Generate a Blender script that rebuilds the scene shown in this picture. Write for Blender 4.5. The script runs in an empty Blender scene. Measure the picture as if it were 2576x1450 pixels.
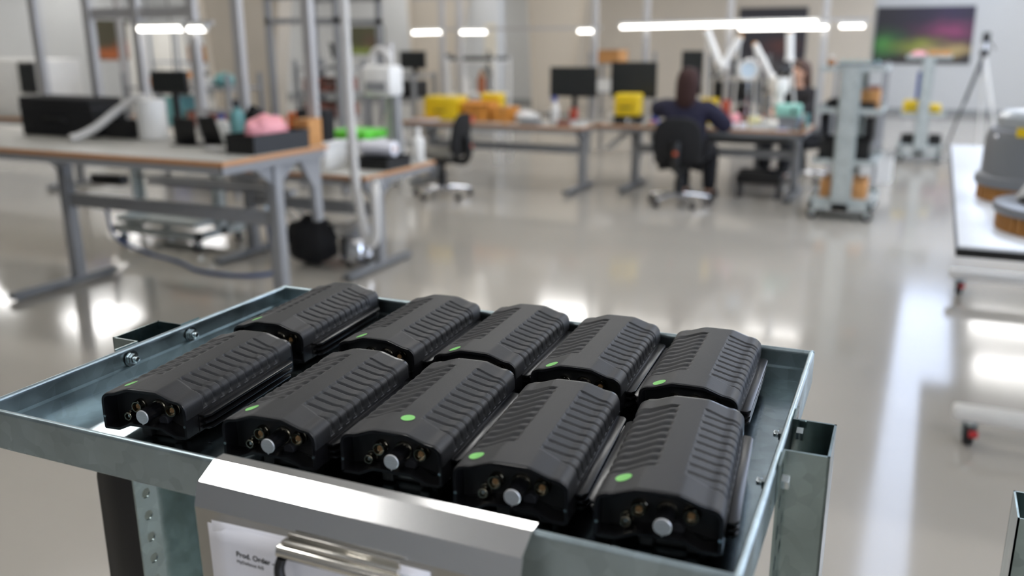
import bpy, bmesh, math, random
from mathutils import Vector, Matrix, Euler
random.seed(7)
SC = bpy.context.scene
COL = SC.collection
PI = math.pi

# ------------------------------------------------------------------ camera
YAW, PITCH, ROLL, CAM_H = 0.438, 0.2715, -0.005, 1.62
cd = bpy.data.cameras.new('camera'); cam = bpy.data.objects.new('camera', cd); COL.objects.link(cam)
SC.camera = cam
cd.sensor_width = 36.0; cd.lens = 2240.0 / 2576.0 * 36.0
cd.clip_start = 0.05; cd.clip_end = 200
fwd = Vector((-math.sin(YAW) * math.cos(PITCH), math.cos(YAW) * math.cos(PITCH), -math.sin(PITCH)))
rgt = Vector((math.cos(YAW), math.sin(YAW), 0)); upv = rgt.cross(fwd)
r2 = rgt * math.cos(ROLL) + upv * math.sin(ROLL); u2 = upv * math.cos(ROLL) - rgt * math.sin(ROLL)
mw = Matrix((r2, u2, -fwd)).transposed().to_4x4(); mw.translation = (0, 0, CAM_H)
cam.matrix_world = mw
cd.dof.use_dof = True; cd.dof.focus_distance = 1.06; cd.dof.aperture_fstop = 2.8

# ------------------------------------------------------------------ world, exposure
w = bpy.data.worlds.new('world'); SC.world = w; w.use_nodes = True
w.node_tree.nodes['Background'].inputs[0].default_value = (0.75, 0.82, 0.9, 1)
w.node_tree.nodes['Background'].inputs[1].default_value = 0.3
SC.view_settings.view_transform = 'Standard'; SC.view_settings.look = 'None'
SC.view_settings.gamma = 1.0; SC.view_settings.use_curve_mapping = False
SC.view_settings.exposure = 0.0
LAMP_STRENGTH = 25.5      # ceiling luminaires
SKYLIGHT = 4.0            # daylight through roof glazing and windows
TUBE_STRENGTH = 7.0      # bench lamps

# ------------------------------------------------------------------ helpers
def srgb(h):
    h = h.lstrip('#'); out = []
    for i in (0, 2, 4):
        c = int(h[i:i + 2], 16) / 255.0
        out.append(c / 12.92 if c <= 0.04045 else ((c + 0.055) / 1.055) ** 2.4)
    return (out[0], out[1], out[2], 1.0)
MATS = {}
def mat(name, hexcol, rough=0.5, metal=0.0, var=0.08, scale=8.0, bump=0.0, bscale=200.0, coat=0.0, emit=0.0, stretch=None, spec=0.5, rvar=0.0):
    if name in MATS: return MATS[name]
    m = bpy.data.materials.new(name); m.use_nodes = True; nt = m.node_tree; N = nt.nodes; Lk = nt.links
    b = N['Principled BSDF']; c = srgb(hexcol)
    tc = N.new('ShaderNodeTexCoord'); mp = N.new('ShaderNodeMapping'); Lk.new(tc.outputs['Object'], mp.inputs[0])
    if stretch: mp.inputs['Scale'].default_value = stretch
    nz = N.new('ShaderNodeTexNoise'); nz.inputs['Scale'].default_value = scale; nz.inputs['Detail'].default_value = 4
    Lk.new(mp.outputs[0], nz.inputs['Vector'])
    mr = N.new('ShaderNodeMapRange'); Lk.new(nz.outputs['Fac'], mr.inputs[0])
    mr.inputs[1].default_value = 0.3; mr.inputs[2].default_value = 0.7
    mr.inputs[3].default_value = 1 - var; mr.inputs[4].default_value = 1 + var
    mx = N.new('ShaderNodeVectorMath'); mx.operation = 'SCALE'; mx.inputs[0].default_value = c[:3]
    Lk.new(mr.outputs[0], mx.inputs['Scale']); Lk.new(mx.outputs[0], b.inputs['Base Color'])
    b.inputs['Roughness'].default_value = rough; b.inputs['Metallic'].default_value = metal
    b.inputs['Specular IOR Level'].default_value = spec
    if rvar:
        m2 = N.new('ShaderNodeMapRange'); Lk.new(nz.outputs['Fac'], m2.inputs[0])
        m2.inputs[1].default_value = 0.3; m2.inputs[2].default_value = 0.7
        m2.inputs[3].default_value = rough - rvar; m2.inputs[4].default_value = rough + rvar
        Lk.new(m2.outputs[0], b.inputs['Roughness'])
    if coat: b.inputs['Coat Weight'].default_value = coat; b.inputs['Coat Roughness'].default_value = 0.06
    if bump:
        n2 = N.new('ShaderNodeTexNoise'); n2.inputs['Scale'].default_value = bscale; n2.inputs['Detail'].default_value = 3
        Lk.new(mp.outputs[0], n2.inputs['Vector'])
        bp = N.new('ShaderNodeBump'); bp.inputs['Strength'].default_value = bump; bp.inputs['Distance'].default_value = 0.002
        Lk.new(n2.outputs['Fac'], bp.inputs['Height']); Lk.new(bp.outputs[0], b.inputs['Normal'])
    if emit:
        b.inputs['Emission Color'].default_value = c; b.inputs['Emission Strength'].default_value = emit
    MATS[name] = m
    return m

class B:
    """collects shapes into one bmesh"""
    def __init__(s): s.bm = bmesh.new()
    def _merge(s, t, M=None):
        if M is not None: bmesh.ops.transform(t, matrix=M, verts=t.verts)
        me = bpy.data.meshes.new('tmp'); t.to_mesh(me); t.free(); s.bm.from_mesh(me); bpy.data.meshes.remove(me)
    def box(s, c, d, rot=None, bev=0.0, seg=2):
        t = bmesh.new(); bmesh.ops.create_cube(t, size=1.0)
        bmesh.ops.scale(t, vec=d, verts=t.verts)
        if bev: bmesh.ops.bevel(t, geom=t.edges[:], offset=min(bev, min(d) * 0.49), segments=seg, affect='EDGES', profile=0.5)
        M = Matrix.Translation(c)
        if rot: M = M @ Euler(rot).to_matrix().to_4x4()
        s._merge(t, M); return s
    def bx(s, x0, x1, y0, y1, z0, z1, bev=0.0, seg=2):
        return s.box(((x0 + x1) / 2, (y0 + y1) / 2, (z0 + z1) / 2), (abs(x1 - x0), abs(y1 - y0), abs(z1 - z0)), None, bev, seg)
    def cyl(s, p0, p1, r0, r1=None, seg=20, bev=0.0):
        p0 = Vector(p0); p1 = Vector(p1); d = p1 - p0; t = bmesh.new()
        bmesh.ops.create_cone(t, cap_ends=True, segments=seg, radius1=r0, radius2=r0 if r1 is None else r1, depth=d.length)
        if bev:
            es = [e for e in t.edges if abs(e.verts[0].co.z - e.verts[1].co.z) < 1e-6]
            bmesh.ops.bevel(t, geom=es, offset=bev, segments=2, affect='EDGES', profile=0.5)
        s._merge(t, Matrix.Translation((p0 + p1) / 2) @ d.to_track_quat('Z', 'Y').to_matrix().to_4x4()); return s
    def ell(s, c, r, seg=20, rings=12, rot=None):
        t = bmesh.new(); bmesh.ops.create_uvsphere(t, u_segments=seg, v_segments=rings, radius=1.0)
        bmesh.ops.scale(t, vec=r, verts=t.verts)
        M = Matrix.Translation(c)
        if rot: M = M @ Euler(rot).to_matrix().to_4x4()
        s._merge(t, M); return s
    def tube(s, pts, r, seg=10, closed=False):
        pts = [Vector(p) for p in pts]; n = len(pts); t = bmesh.new(); rings = []
        tan = [(pts[min(i + 1, n - 1)] - pts[max(i - 1, 0)]).normalized() for i in range(n)]
        if closed: tan = [(pts[(i + 1) % n] - pts[i - 1]).normalized() for i in range(n)]
        a = tan[0].orthogonal().normalized()
        for i in range(n):
            a = (a - tan[i] * a.dot(tan[i])).normalized(); b2 = tan[i].cross(a)
            rr = r[i] if isinstance(r, (list, tuple)) else r
            rings.append([t.verts.new(pts[i] + (a * math.cos(k * 2 * PI / seg) + b2 * math.sin(k * 2 * PI / seg)) * rr) for k in range(seg)])
        for i in range(n if closed else n - 1):
            A, Bq = rings[i], rings[(i + 1) % n]
            for k in range(seg): t.faces.new((A[k], A[(k + 1) % seg], Bq[(k + 1) % seg], Bq[k]))
        if not closed: t.faces.new(rings[0][::-1]); t.faces.new(rings[-1])
        s._merge(t); return s
    def prism(s, poly, axis, a, b, bev=0.0):
        t = bmesh.new()
        def P(p, h): return {'y': (p[0], h, p[1]), 'x': (h, p[0], p[1]), 'z': (p[0], p[1], h)}[axis]
        A = [t.verts.new(P(p, a)) for p in poly]; C = [t.verts.new(P(p, b)) for p in poly]; n = len(poly)
        t.faces.new(A); t.faces.new(C[::-1])
        for i in range(n): t.faces.new((A[i], C[i], C[(i + 1) % n], A[(i + 1) % n]))
        bmesh.ops.recalc_face_normals(t, faces=t.faces)
        if bev: bmesh.ops.bevel(t, geom=t.edges[:], offset=bev, segments=2, affect='EDGES', profile=0.5)
        s._merge(t); return s
    def lathe(s, prof, c=(0, 0, 0), seg=24, M=None):
        t = bmesh.new(); rings = []
        for r, z in prof:
            rings.append([t.verts.new((max(r, 1e-5) * math.cos(k * 2 * PI / seg), max(r, 1e-5) * math.sin(k * 2 * PI / seg), z)) for k in range(seg)])
        for i in range(len(prof) - 1):
            for k in range(seg): t.faces.new((rings[i][k], rings[i][(k + 1) % seg], rings[i + 1][(k + 1) % seg], rings[i + 1][k]))
        t.faces.new(rings[0][::-1]); t.faces.new(rings[-1])
        bmesh.ops.recalc_face_normals(t, faces=t.faces)
        s._merge(t, (Matrix.Translation(c) @ M) if M is not None else Matrix.Translation(c)); return s
    def ringprism(s, outer, inner, axis, a, b):
        t = bmesh.new()
        def P(p, h): return {'y': (p[0], h, p[1]), 'x': (h, p[0], p[1]), 'z': (p[0], p[1], h)}[axis]
        n = len(outer)
        O0 = [t.verts.new(P(p, a)) for p in outer]; O1 = [t.verts.new(P(p, b)) for p in outer]
        I0 = [t.verts.new(P(p, a)) for p in inner]; I1 = [t.verts.new(P(p, b)) for p in inner]
        for i in range(n):
            j = (i + 1) % n
            t.faces.new((O0[i], O0[j], I0[j], I0[i])); t.faces.new((O1[i], I1[i], I1[j], O1[j]))
            t.faces.new((O0[i], O1[i], O1[j], O0[j])); t.faces.new((I0[i], I0[j], I1[j], I1[i]))
        bmesh.ops.recalc_face_normals(t, faces=t.faces)
        s._merge(t); return s
    def grid(s, rows):
        t = bmesh.new(); V = [[t.verts.new(p) for p in r] for r in rows]
        for i in range(len(V) - 1):
            for k in range(len(V[0]) - 1): t.faces.new((V[i][k], V[i][k + 1], V[i + 1][k + 1], V[i + 1][k]))
        s._merge(t); return s
    def mesh(s, name, ang=38):
        bm = s.bm; th = math.radians(ang)
        for f in bm.faces: f.smooth = True
        for e in bm.edges:
            if len(e.link_faces) == 2: e.smooth = e.calc_face_angle(0.0) < th
            else: e.smooth = True
        me = bpy.data.meshes.new(name); bm.to_mesh(me); bm.free(); return me

def obj(name, b, m, parent=None, loc=None, rot=None, ang=38):
    me = b if isinstance(b, bpy.types.Mesh) else b.mesh(name, ang)
    if m is not None and not me.materials: me.materials.append(m)
    o = bpy.data.objects.new(name, me); COL.objects.link(o)
    if parent: o.parent = parent
    if loc: o.location = loc
    if rot: o.rotation_euler = rot
    return o
def tag(o, label, cat, group=None):
    o['label'] = label; o['category'] = cat
    if group: o['group'] = group
    return o
def thing(name, label, cat, loc=(0, 0, 0), rz=0.0, group=None):
    o = bpy.data.objects.new(name, None); COL.objects.link(o); o.empty_display_size = 0.05
    o.location = loc; o.rotation_euler = (0, 0, rz); return tag(o, label, cat, group)
def struct(name, b, m):
    o = obj(name, b, m); o['kind'] = 'structure'; return o
def dup(root, loc, rz, label=None, group=None):
    def cp(o, par):
        c = o.copy(); COL.objects.link(c)
        if par: c.parent = par
        for ch in KIDS.get(o.name, []): cp(ch, c)
        return c
    KIDS = {}
    for o in COL.objects:
        if o.parent: KIDS.setdefault(o.parent.name, []).append(o)
    r = cp(root, None); r.location = loc; r.rotation_euler = (0, 0, rz)
    if label: r['label'] = label
    if group: r['group'] = group
    return r
def arc(cx, cz, r, a0, a1, n):
    return [(cx + r * math.cos(math.radians(a0 + (a1 - a0) * i / n)), cz + r * math.sin(math.radians(a0 + (a1 - a0) * i / n))) for i in range(n + 1)]
def bez(pts, n=12):
    """Catmull-Rom through points"""
    P = [Vector(p) for p in pts]; P = [P[0] * 2 - P[1]] + P + [P[-1] * 2 - P[-2]]; out = []
    for i in range(1, len(P) - 2):
        for k in range(n):
            t = k / n; a, b, c, d = P[i - 1], P[i], P[i + 1], P[i + 2]
            out.append(0.5 * ((2 * b) + (c - a) * t + (2 * a - 5 * b + 4 * c - d) * t * t + (3 * b - a - 3 * c + d) * t ** 3))
    out.append(P[-2]); return out

# ------------------------------------------------------------------ materials
def galv_mat(name, hexcol, rough):
    m = mat(name, hexcol, rough, 1.0, var=0.10, scale=14, bump=0.05, bscale=90, rvar=0.07)
    nt = m.node_tree; N = nt.nodes; Lk = nt.links; b = N['Principled BSDF']
    vo = N.new('ShaderNodeTexVoronoi'); vo.inputs['Scale'].default_value = 60
    tc = [n for n in N if n.type == 'TEX_COORD'][0]; Lk.new(tc.outputs['Object'], vo.inputs['Vector'])
    mr = N.new('ShaderNodeMapRange'); Lk.new(vo.outputs['Color'], mr.inputs[0]); mr.inputs[3].default_value = 0.86; mr.inputs[4].default_value = 1.1
    vm = N.new('ShaderNodeVectorMath'); vm.operation = 'SCALE'
    src = b.inputs['Base Color'].links[0].from_socket
    Lk.new(src, vm.inputs[0]); Lk.new(mr.outputs[0], vm.inputs['Scale']); Lk.new(vm.outputs[0], b.inputs['Base Color'])
    return m
M_GALV = galv_mat('galvanised_steel', 'a6b5ba', 0.34)
M_GALV2 = galv_mat('zinc_plated_steel', '9cacad', 0.17)
M_TRAY = galv_mat('tray_sheet_steel', 'a8b7bc', 0.22)
M_GALV3 = galv_mat('dull_zinc_steel', 'b4bbb8', 0.5); M_GALV3.node_tree.nodes['Principled BSDF'].inputs['Metallic'].default_value = 0.35
M_BOLT = mat('zinc_bolt', 'c9d3d6', 0.2, 1.0, var=0.04)
M_COVER = mat('matte_black_rubber', '1c1d1f', 0.5, 0, var=0.06, scale=30, bump=0.10, bscale=900, spec=0.42)
M_BODY = mat('black_anodised_case', '121214', 0.27, 0, var=0.05, scale=40)
M_PANEL = mat('black_connector_panel', '0d0e10', 0.45, 0, var=0.05)
M_DOT = mat('green_sticker_paper', '86d472', 0.55, 0, var=0.03)
M_ALU = mat('brushed_aluminium', 'e6e7e8', 0.38, 0.75, var=0.06, scale=60, stretch=(1, 1, 14))
M_NICKEL = mat('dark_nickel', '8a8578', 0.22, 1.0, var=0.05)
M_GOLD = mat('tan_connector_insert', '9c7850', 0.4, 0.2, var=0.06)
M_SHEET = mat('brushed_stainless_sheet', 'dadad9', 0.19, 1.0, var=0.012, scale=5, bump=0.02, bscale=30)
M_PAPER = mat('white_paper', 'e6e6ec', 0.7, 0, var=0.02)
M_INK = mat('black_ink', '17171a', 0.6)
M_CLIP = mat('polished_nickel', 'dcd9d2', 0.12, 1.0, var=0.02)
M_BLACKP = mat('black_plastic', '141414', 0.42, 0, var=0.06)
M_BLACKF = mat('black_fabric', '151516', 0.85, 0, var=0.12, scale=40, bump=0.2, bscale=400)
M_GREYSTEEL = mat('grey_painted_steel', '8f9091', 0.38, 0, var=0.03)
M_DKSTEEL = mat('dark_grey_painted_steel', '6d6e6f', 0.4, 0, var=0.03)
M_LAMINATE = mat('grey_laminate', 'a3a199', 0.42, 0, var=0.04)
M_WOODEDGE = mat('beech_edge_band', 'c08a5a', 0.45, 0, var=0.10, scale=30, stretch=(0.3, 0.3, 6))
M_WHITEP = mat('white_plastic', 'e3e2dd', 0.4, 0, var=0.03)
M_HOSE = mat('pale_grey_hose', 'c9c7c2', 0.45, 0, var=0.04)
M_CHROME = mat('chrome', 'dcdcdc', 0.12, 1.0, var=0.02)
M_CARD = mat('cardboard', 'bf8a52', 0.75, 0, var=0.08, scale=14)
M_YELLOW = mat('yellow_plastic', 'e8c71f', 0.4, 0, var=0.04)
M_ORANGE = mat('orange_plastic', 'e0672f', 0.45, 0, var=0.05)
M_TEAL = mat('teal_plastic', '6fa6a6', 0.5, 0, var=0.05)
M_BLUE = mat('blue_plastic', '2c479f', 0.4, 0, var=0.05)
M_NAVYHOSE = mat('dark_blue_hose', '2b4670', 0.4, 0, var=0.05)
M_PINK = mat('pink_bubble_wrap', 'e39aa0', 0.45, 0, var=0.1, scale=60, bump=0.4, bscale=90)
M_GREEN = mat('bright_green_plastic', '63d43a', 0.45, 0, var=0.05)
M_RED = mat('red_plastic', 'b3262a', 0.4, 0, var=0.05)
M_MINT = mat('mint_plastic', '9fdccb', 0.4, 0, var=0.04)
M_SCREEN = mat('dark_monitor_screen', '2b2d2c', 0.25, 0, var=0.04)
M_BROWNPART = mat('reddish_brown_parts', '8f5a4c', 0.6, 0, var=0.25, scale=30)
M_RUBBER = mat('black_tyre_rubber', '1b1b1c', 0.6, 0, var=0.06)
M_GREYCAST = mat('grey_painted_housing', '7d8084', 0.3, 0, var=0.03)
M_PLY = mat('ribbed_plywood', 'a8753a', 0.6, 0, var=0.15, scale=40, stretch=(8, 8, 0.5))
M_TUBE = mat('lit_lamp_tube', 'fffbf4', 0.4, 0, var=0.0, emit=TUBE_STRENGTH)
M_DIFF = mat('lit_lamp_diffuser', 'fffdfb', 0.4, 0, var=0.0, emit=LAMP_STRENGTH)

# ------------------------------------------------------------------ room shell
XW0, XW1, YW0, YW1, HC = -23.0, 6.5, -9.0, 22.0, 4.0
fl = B(); fl.bx(XW0 - .2, XW1 + .2, YW0 - .2, YW1 + .2, -0.2, 0)
M_FLOOR = mat('polished_epoxy_floor', 'a8a298', 0.10, 0, var=0.05, scale=0.6, spec=0.55, rvar=0.03)
struct('floor', fl, M_FLOOR)
M_WALL = mat('white_painted_wall', 'c6c8c8', 0.7, 0, var=0.02, scale=0.7)
M_BEIGE = mat('beige_cladding', 'cbc2b3', 0.65, 0, var=0.03, scale=0.7)
M_CEIL = mat('white_ceiling', 'dcdcda', 0.8, 0, var=0.02)
struct('ceiling', B().bx(XW0, XW1, YW0, YW1, HC, HC + .2), M_CEIL)
struct('wall_left', B().bx(XW0 - .2, XW0, YW0, YW1, 0, HC), M_WALL)
struct('wall_right', B().bx(XW1, XW1 + .2, YW0, YW1, 0, HC), M_WALL)
struct('wall_back', B().bx(XW0, XW1, YW1, YW1 + .2, 0, HC), M_WALL)
struct('wall_front', B().bx(XW0, XW1, YW0 - .2, YW0, 0, HC), M_WALL)
struct('baseboard_back', B().bx(XW0, XW1, YW1 - .02, YW1, 0, .12), mat('grey_baseboard', '8c8f90', 0.5))
wi = B().bx(-9.4, -1.42, 21.3, 22.0, 0, HC)
struct('wall_inner', wi, M_BEIGE)
M_SKY = mat('daylight_skylight_glazing', 'd5e4ff', 0.3, 0, var=0.0, emit=SKYLIGHT)
M_WIN = mat('daylight_window_glazing', 'd2e2ff', 0.3, 0, var=0.0, emit=SKYLIGHT * 1.8)
def glazing(name, axis, fixed, a0, a1, b0, b1, n):
    if axis == 'z': o = struct(name, B().bx(a0, a1, b0, b1, fixed - .012, fixed - .004), M_SKY)
    else: o = struct(name, B().bx(fixed - .012, fixed - .004, a0, a1, b0, b1), M_WIN)
    for k in range(n + 1):
        if axis == 'z': y = b0 + (b1 - b0) * k / n; obj('glazing_bar', B().bx(a0, a1, y - .02, y + .02, fixed - .03, fixed - .004), M_WALL, o)
        else: y = a0 + (a1 - a0) * k / n; obj('glazing_bar', B().bx(fixed - .03, fixed - .004, y - .03, y + .03, b0, b1), M_WALL, o)
    return o
glazing('window_1', 'z', HC, -.20, .75, 5.0, 21.9, 1)
for i, y in enumerate((-3.0, 2.0, 7.0, 12.0)): glazing('window_%d' % (i + 2), 'x', XW1, y, y + 3.2, 1.0, 3.0, 2)

# tapered columns, wider towards the ceiling
for k, (x, y, wb, gl, gr, lab) in enumerate([
        (-8.3, 9.1, 0.70, 0.24, 0.30, 'beige tapered steel column behind the grey bench frame'),
        (-8.3, 13.9, 0.50, 0.10, 0.42, 'beige tapered column behind the yellow case bench'),
        (-8.3, 19.0, 0.85, 0.10, 0.34, 'beige tapered column standing by the beige back partition')]):
    t = thing('tapered_column', lab, 'column', (x, y, 0), 0, 'tapered hall columns')
    web = B().prism([(0, 0), (wb, 0), (wb + gr * HC / 2.0, HC), (-gl * HC / 2.0, HC)], 'y', -0.05, 0.05); obj('column_web', web, M_BEIGE, t)
    for nm, xa, xb in (('column_flange', 0, -gl * HC / 2.0), ('column_flange', wb, wb + gr * HC / 2.0)):
        f = B().prism([(xa - .012, 0), (xa + .012, 0), (xb + .012, HC), (xb - .012, HC)], 'y', -0.12, 0.12); obj(nm, f, M_BEIGE, t)
    obj('base_plate', B().bx(-.06, wb + .06, -.16, .16, 0, .03), M_DKSTEEL, t)

# ceiling luminaires
lamp = None; LZ = HC - .06
LAMPS = [(x, y, 0) for y in (5.1, 8.8, 12.8, 16.8) for x in (-19, -15.2, -10.8, -6.6, -2.3, 1.7, 5.0) if (x, y) != (-10.8, 16.8)]
LAMPS += [(-2.8, .5, 0), (1.7, .5, 0), (5.0, .5, 0), (-2.3, -4.0, 0), (1.7, -4.0, 0), (5.0, -4.0, 0), (-19, 19.5, 0), (1.7, 19.5, 0), (5.0, 19.5, 0), (-9.7, 19.1, PI / 2), (-15.3, 12.1, 0), (-21.6, 9.0, PI / 2), (-21.6, 13.5, PI / 2), (-21.6, 19.0, PI / 2), (-13.0, 20.8, 0)]  # far-left panels added to brighten that wall, front ones to brighten the devices
for i, (x, y, rz) in enumerate(LAMPS):
    if lamp is None:
        lamp = thing('ceiling_light', 'flat white rectangular ceiling light panel of the hall', 'light', (x, y, LZ), rz, 'ceiling lights of the hall')
        obj('housing', B().bx(-.64, .64, -.22, .22, .02, .062, .006), M_WHITEP, lamp)
        obj('diffuser', B().bx(-.60, .60, -.19, .19, 0, .025), M_DIFF, lamp)
    else: dup(lamp, (x, y, LZ), rz)

# ------------------------------------------------------------------ foreground trolley
TW, TD = 0.85, 0.5585
BL = Vector((-0.958, 1.145, 1.226)); TYAW = 0.025
def galv_trolley(label, rim_z, loc, rz, trays, post_w=0.084, post_t=0.045, detail=True, lowest=0.16, gm=None, pm=None):
    """origin on the floor below the rear left tray corner; x = tray width, y negative to the front"""
    t = thing('trolley', label, 'trolley', loc, rz); GM = gm or M_GALV; PM = pm or M_GALV2
    RH = 0.045
    def rim_profile():   # (outward, z) closed outline of the folded rim, 0 = outer face
        return [(0, -RH), (0, -.004)] + arc(-.0035, -.0035, .0035, 0, 180, 6) + [(-.007, -.006), (-.0022, -.006), (-.0022, -.026), (-.007, -.028), (-.007, -RH)]
    for zt in trays:
        obj('tray_floor', B().bx(0.0005, TW - .0005, -TD + .0005, -.0005, zt - RH - .0015, zt - RH + .0015), gm or M_TRAY, t)
        pr = rim_profile()
        a = B().prism([(-o, z + zt) for o, z in pr], 'y', -TD, 0); r = obj('tray_rim', a, GM, t)
        if detail and zt == max(trays):
            for yy in (-.338, -.226):
                bolt(r, (0.0045, yy, zt - .017), 1)
        a = B().prism([(TW + o, z + zt) for o, z in pr], 'y', -TD, 0); r = obj('tray_rim', a, GM, t)
        if detail and zt == max(trays):
            for yy in (-.372, -.256): bolt(r, (TW - .0045, yy, zt - .012), -1)
        obj('tray_rim', B().prism([(o, z + zt) for o, z in pr], 'x', 0, TW), GM, t)
        obj('tray_rim', B().prism([(-TD - o, z + zt) for o, z in pr], 'x', 0, TW), GM, t)
    y0, y1 = -TD / 2 - post_w / 2, -TD / 2 + post_w / 2; th = .0025
    for sx, xo in ((-1, 0.0), (1, TW)):
        p = B()
        def X(a): return xo + sx * a
        zb, ztp = 0.10, rim_z + .001
        def wall(xa, xb, ya, yb): p.bx(min(X(xa), X(xb)), max(X(xa), X(xb)), ya, yb, zb, ztp)
        wall(post_t - th, post_t, y0, y1)                 # outer web
        wall(.001, post_t, y0, y0 + th)
        wall(.001, post_t, y1 - th, y1)
        LP = .036 if detail else .016
        for ya, yb in ((y0 - LP, y0 + .002), (y1 - .002, y1 + LP)):                            # mounting lips
            if detail: holed_lip(p, min(X(.0005), X(.0005 + th)), th, ya, yb, zb, ztp)
            else: wall(.0005, .0005 + th, ya, yb)
        obj('post', p, PM, t)
    # base
    bz = lowest
    obj('base_frame', B().bx(-post_t, TW + post_t, -TD, -TD + .04, bz - .06, bz).bx(-post_t, TW + post_t, -.04, 0, bz - .06, bz)
        .bx(-post_t, -post_t + .04, -TD, 0, bz - .06, bz).bx(TW + post_t - .04, TW + post_t, -TD, 0, bz - .06, bz), PM, t)
    for cx in (0.02, TW - .02):
        for cy in (-.04, -TD + .04):
            c = obj('castor_fork', B().bx(cx - .022, cx - .017, cy - .02, cy + .02, .035, bz - .06).bx(cx + .017, cx + .022, cy - .02, cy + .02, .035, bz - .06).bx(cx - .03, cx + .03, cy - .03, cy + .03, bz - .066, bz - .06), M_BOLT, t)
            obj('wheel', B().cyl((cx - .015, cy, .045), (cx + .015, cy, .045), .045, seg=24, bev=.005), M_RUBBER, c)
    return t
def bolt(parent, c, s):
    x, y, z = c
    b = B().cyl((x, y, z), (x + s * .0015, y, z), .011, seg=20).cyl((x + s * .0015, y, z), (x + s * .0065, y, z), .0075, seg=6, bev=.0006).cyl((x + s * .006, y, z), (x + s * .012, y, z), .0038, seg=12, bev=.0008)
    obj('bolt', b, M_BOLT, parent)
    b = B().cyl((x - s * .011, y, z + .004), (x - s * .018, y, z + .004), .0075, seg=6, bev=.0006); obj('bolt', b, M_BOLT, parent)
def holed_lip(p, x, th, ya, yb, z0, z1):
    """flat strip facing x with a row of round holes"""
    pitch = 0.0345; hy = (ya + yb) / 2; r = .0074
    z = z1 - .0137; top = z1; first = True
    while z > z1 - .66:
        a, b = z - .0125, z + .0125
        if top - b > 1e-5: p.bx(x, x + th, ya, yb, b, top)
        y0, y1 = hy - .0125, hy + .0125
        p.bx(x, x + th, ya, y0, a, b); p.bx(x, x + th, y1, yb, a, b)
        n = 20; outer = []; inner = []
        for k in range(n):
            an = 2 * PI * k / n + PI / n; c, s = math.cos(an), math.sin(an); q = max(abs(c), abs(s)) / .0125
            outer.append((hy + c / q, z + s / q)); inner.append((hy + c * r, z + s * r))
        p.ringprism(outer, inner, 'x', x, x + th); top = a; z -= pitch
    p.bx(x, x + th, ya, yb, z0, top)
floorloc = (BL.x, BL.y, 0)
TR = galv_trolley('galvanised steel trolley holding the ten black devices', BL.z, floorloc, TYAW, [BL.z])
# black side handle on the outer web of the left post
hb = B(); pts = arc(-.085, -.235 + BL.z, .040, 90, 180, 8) ; poly = [(-.046, BL.z - .195)] + pts + [(-.125, .55)] + arc(-.085, .55, .04, 180, 270, 6) + [(-.046, .51)]
hb.prism(poly, 'y', -.315, -.28, .004); obj('side_handle', hb, M_BLACKP, TR)
def tpt(a, b, h): # tray coordinates to world
    return BL + Vector((math.cos(TYAW), math.sin(TYAW), 0)) * a + Vector((math.sin(TYAW), -math.cos(TYAW), 0)) * b + Vector((0, 0, h))

# ------------------------------------------------------------------ order sheet holder hanging on the front rim
H = thing('order_sheet_holder', 'bent brushed steel holder hooked over the front tray rim', 'holder', tpt(0, 0, 0), TYAW)
u0, u1 = 0.345, 0.680
def sheet(name, prof, m, x0, x1, th=.0012):
    pr = [Vector((a, b)) for a, b in prof]; nrm = []
    for i in range(len(pr)):
        d = (pr[min(i + 1, len(pr) - 1)] - pr[max(i - 1, 0)]).normalized(); nrm.append(Vector((-d.y, d.x)))
    poly = [(p.x, p.y) for p in pr] + [((p - n * th).x, (p - n * th).y) for p, n in reversed(list(zip(pr, nrm)))]
    return obj(name, B().prism([(-v, z) for v, z in poly], 'x', x0, x1), m, H)
sheet('hook_strip', [(.5465, -.012), (.5475, .0022), (.5605, .0022)], M_SHEET, u0, u1)
sheet('upper_facet', [(.5603, .0022), (.5835, -.0105)], M_SHEET, u0, u1)
sheet('front_facet', [(.5835, -.0104), (.5905, -.034)], M_SHEET, u0 - .002, u1 + .001)
sheet('back_board', [(.5900, -.034), (.5870, -.27)], mat('dull_steel_board', 'b9b7b0', 0.45, 1.0, var=0.04), u0 - .002, u1 + .001, .0015)
# papers
def paper(label, x0, x1, ztop, v, curl, group='order papers in the holder'):
    rows = []
    for i in range(15):
        a = i / 14; row = []
        for k in range(13):
            c = k / 12; z = ztop - a * .25; bend = curl * math.exp(-a * 5) * (1 - c) ** 2
            row.append((x0 + (x1 - x0) * c, -(v + bend), z + .010 * (1 - c) * (0.5 - c) * 0 - bend * .3))
        rows.append(row)
    p = thing('paper_sheet', label, 'paper', tpt(0, 0, 0), TYAW, group)
    g = B().grid(rows); o = obj('sheet', g, M_PAPER, p)
    md = o.modifiers.new('thick', 'SOLIDIFY'); md.thickness = .0003; md.offset = 0
    return p
paper('white blank sheet behind the printed order form', .368, .60, -.0385, .5925, .004)
PAP = paper('white printed production order form held by the bulldog clip', .3625, .595, -.0435, .5948, .001)
def text(body, size, loc, parent, name, bold=False):
    cu = bpy.data.curves.new(name, 'FONT'); cu.body = body; cu.size = size; cu.extrude = 0.00006
    if bold: cu.offset = size * 0.018
    o = bpy.data.objects.new('tmp', cu); COL.objects.link(o)
    dg = bpy.context.evaluated_depsgraph_get(); me = bpy.data.meshes.new_from_object(o.evaluated_get(dg))
    bpy.data.objects.remove(o); me.materials.clear(); me.materials.append(M_INK)
    q = bpy.data.objects.new(name, me); COL.objects.link(q); q.parent = parent; q.location = loc; q.rotation_euler = (PI / 2, 0, 0)
    return q
text('Prod. Order - Mz', .0078, (.3935, -.5958, -.0725), PAP, 'heading_text', True)
text('MyDefence A/S', .0050, (.3935, -.5958, -.0795), PAP, 'company_text')
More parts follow.
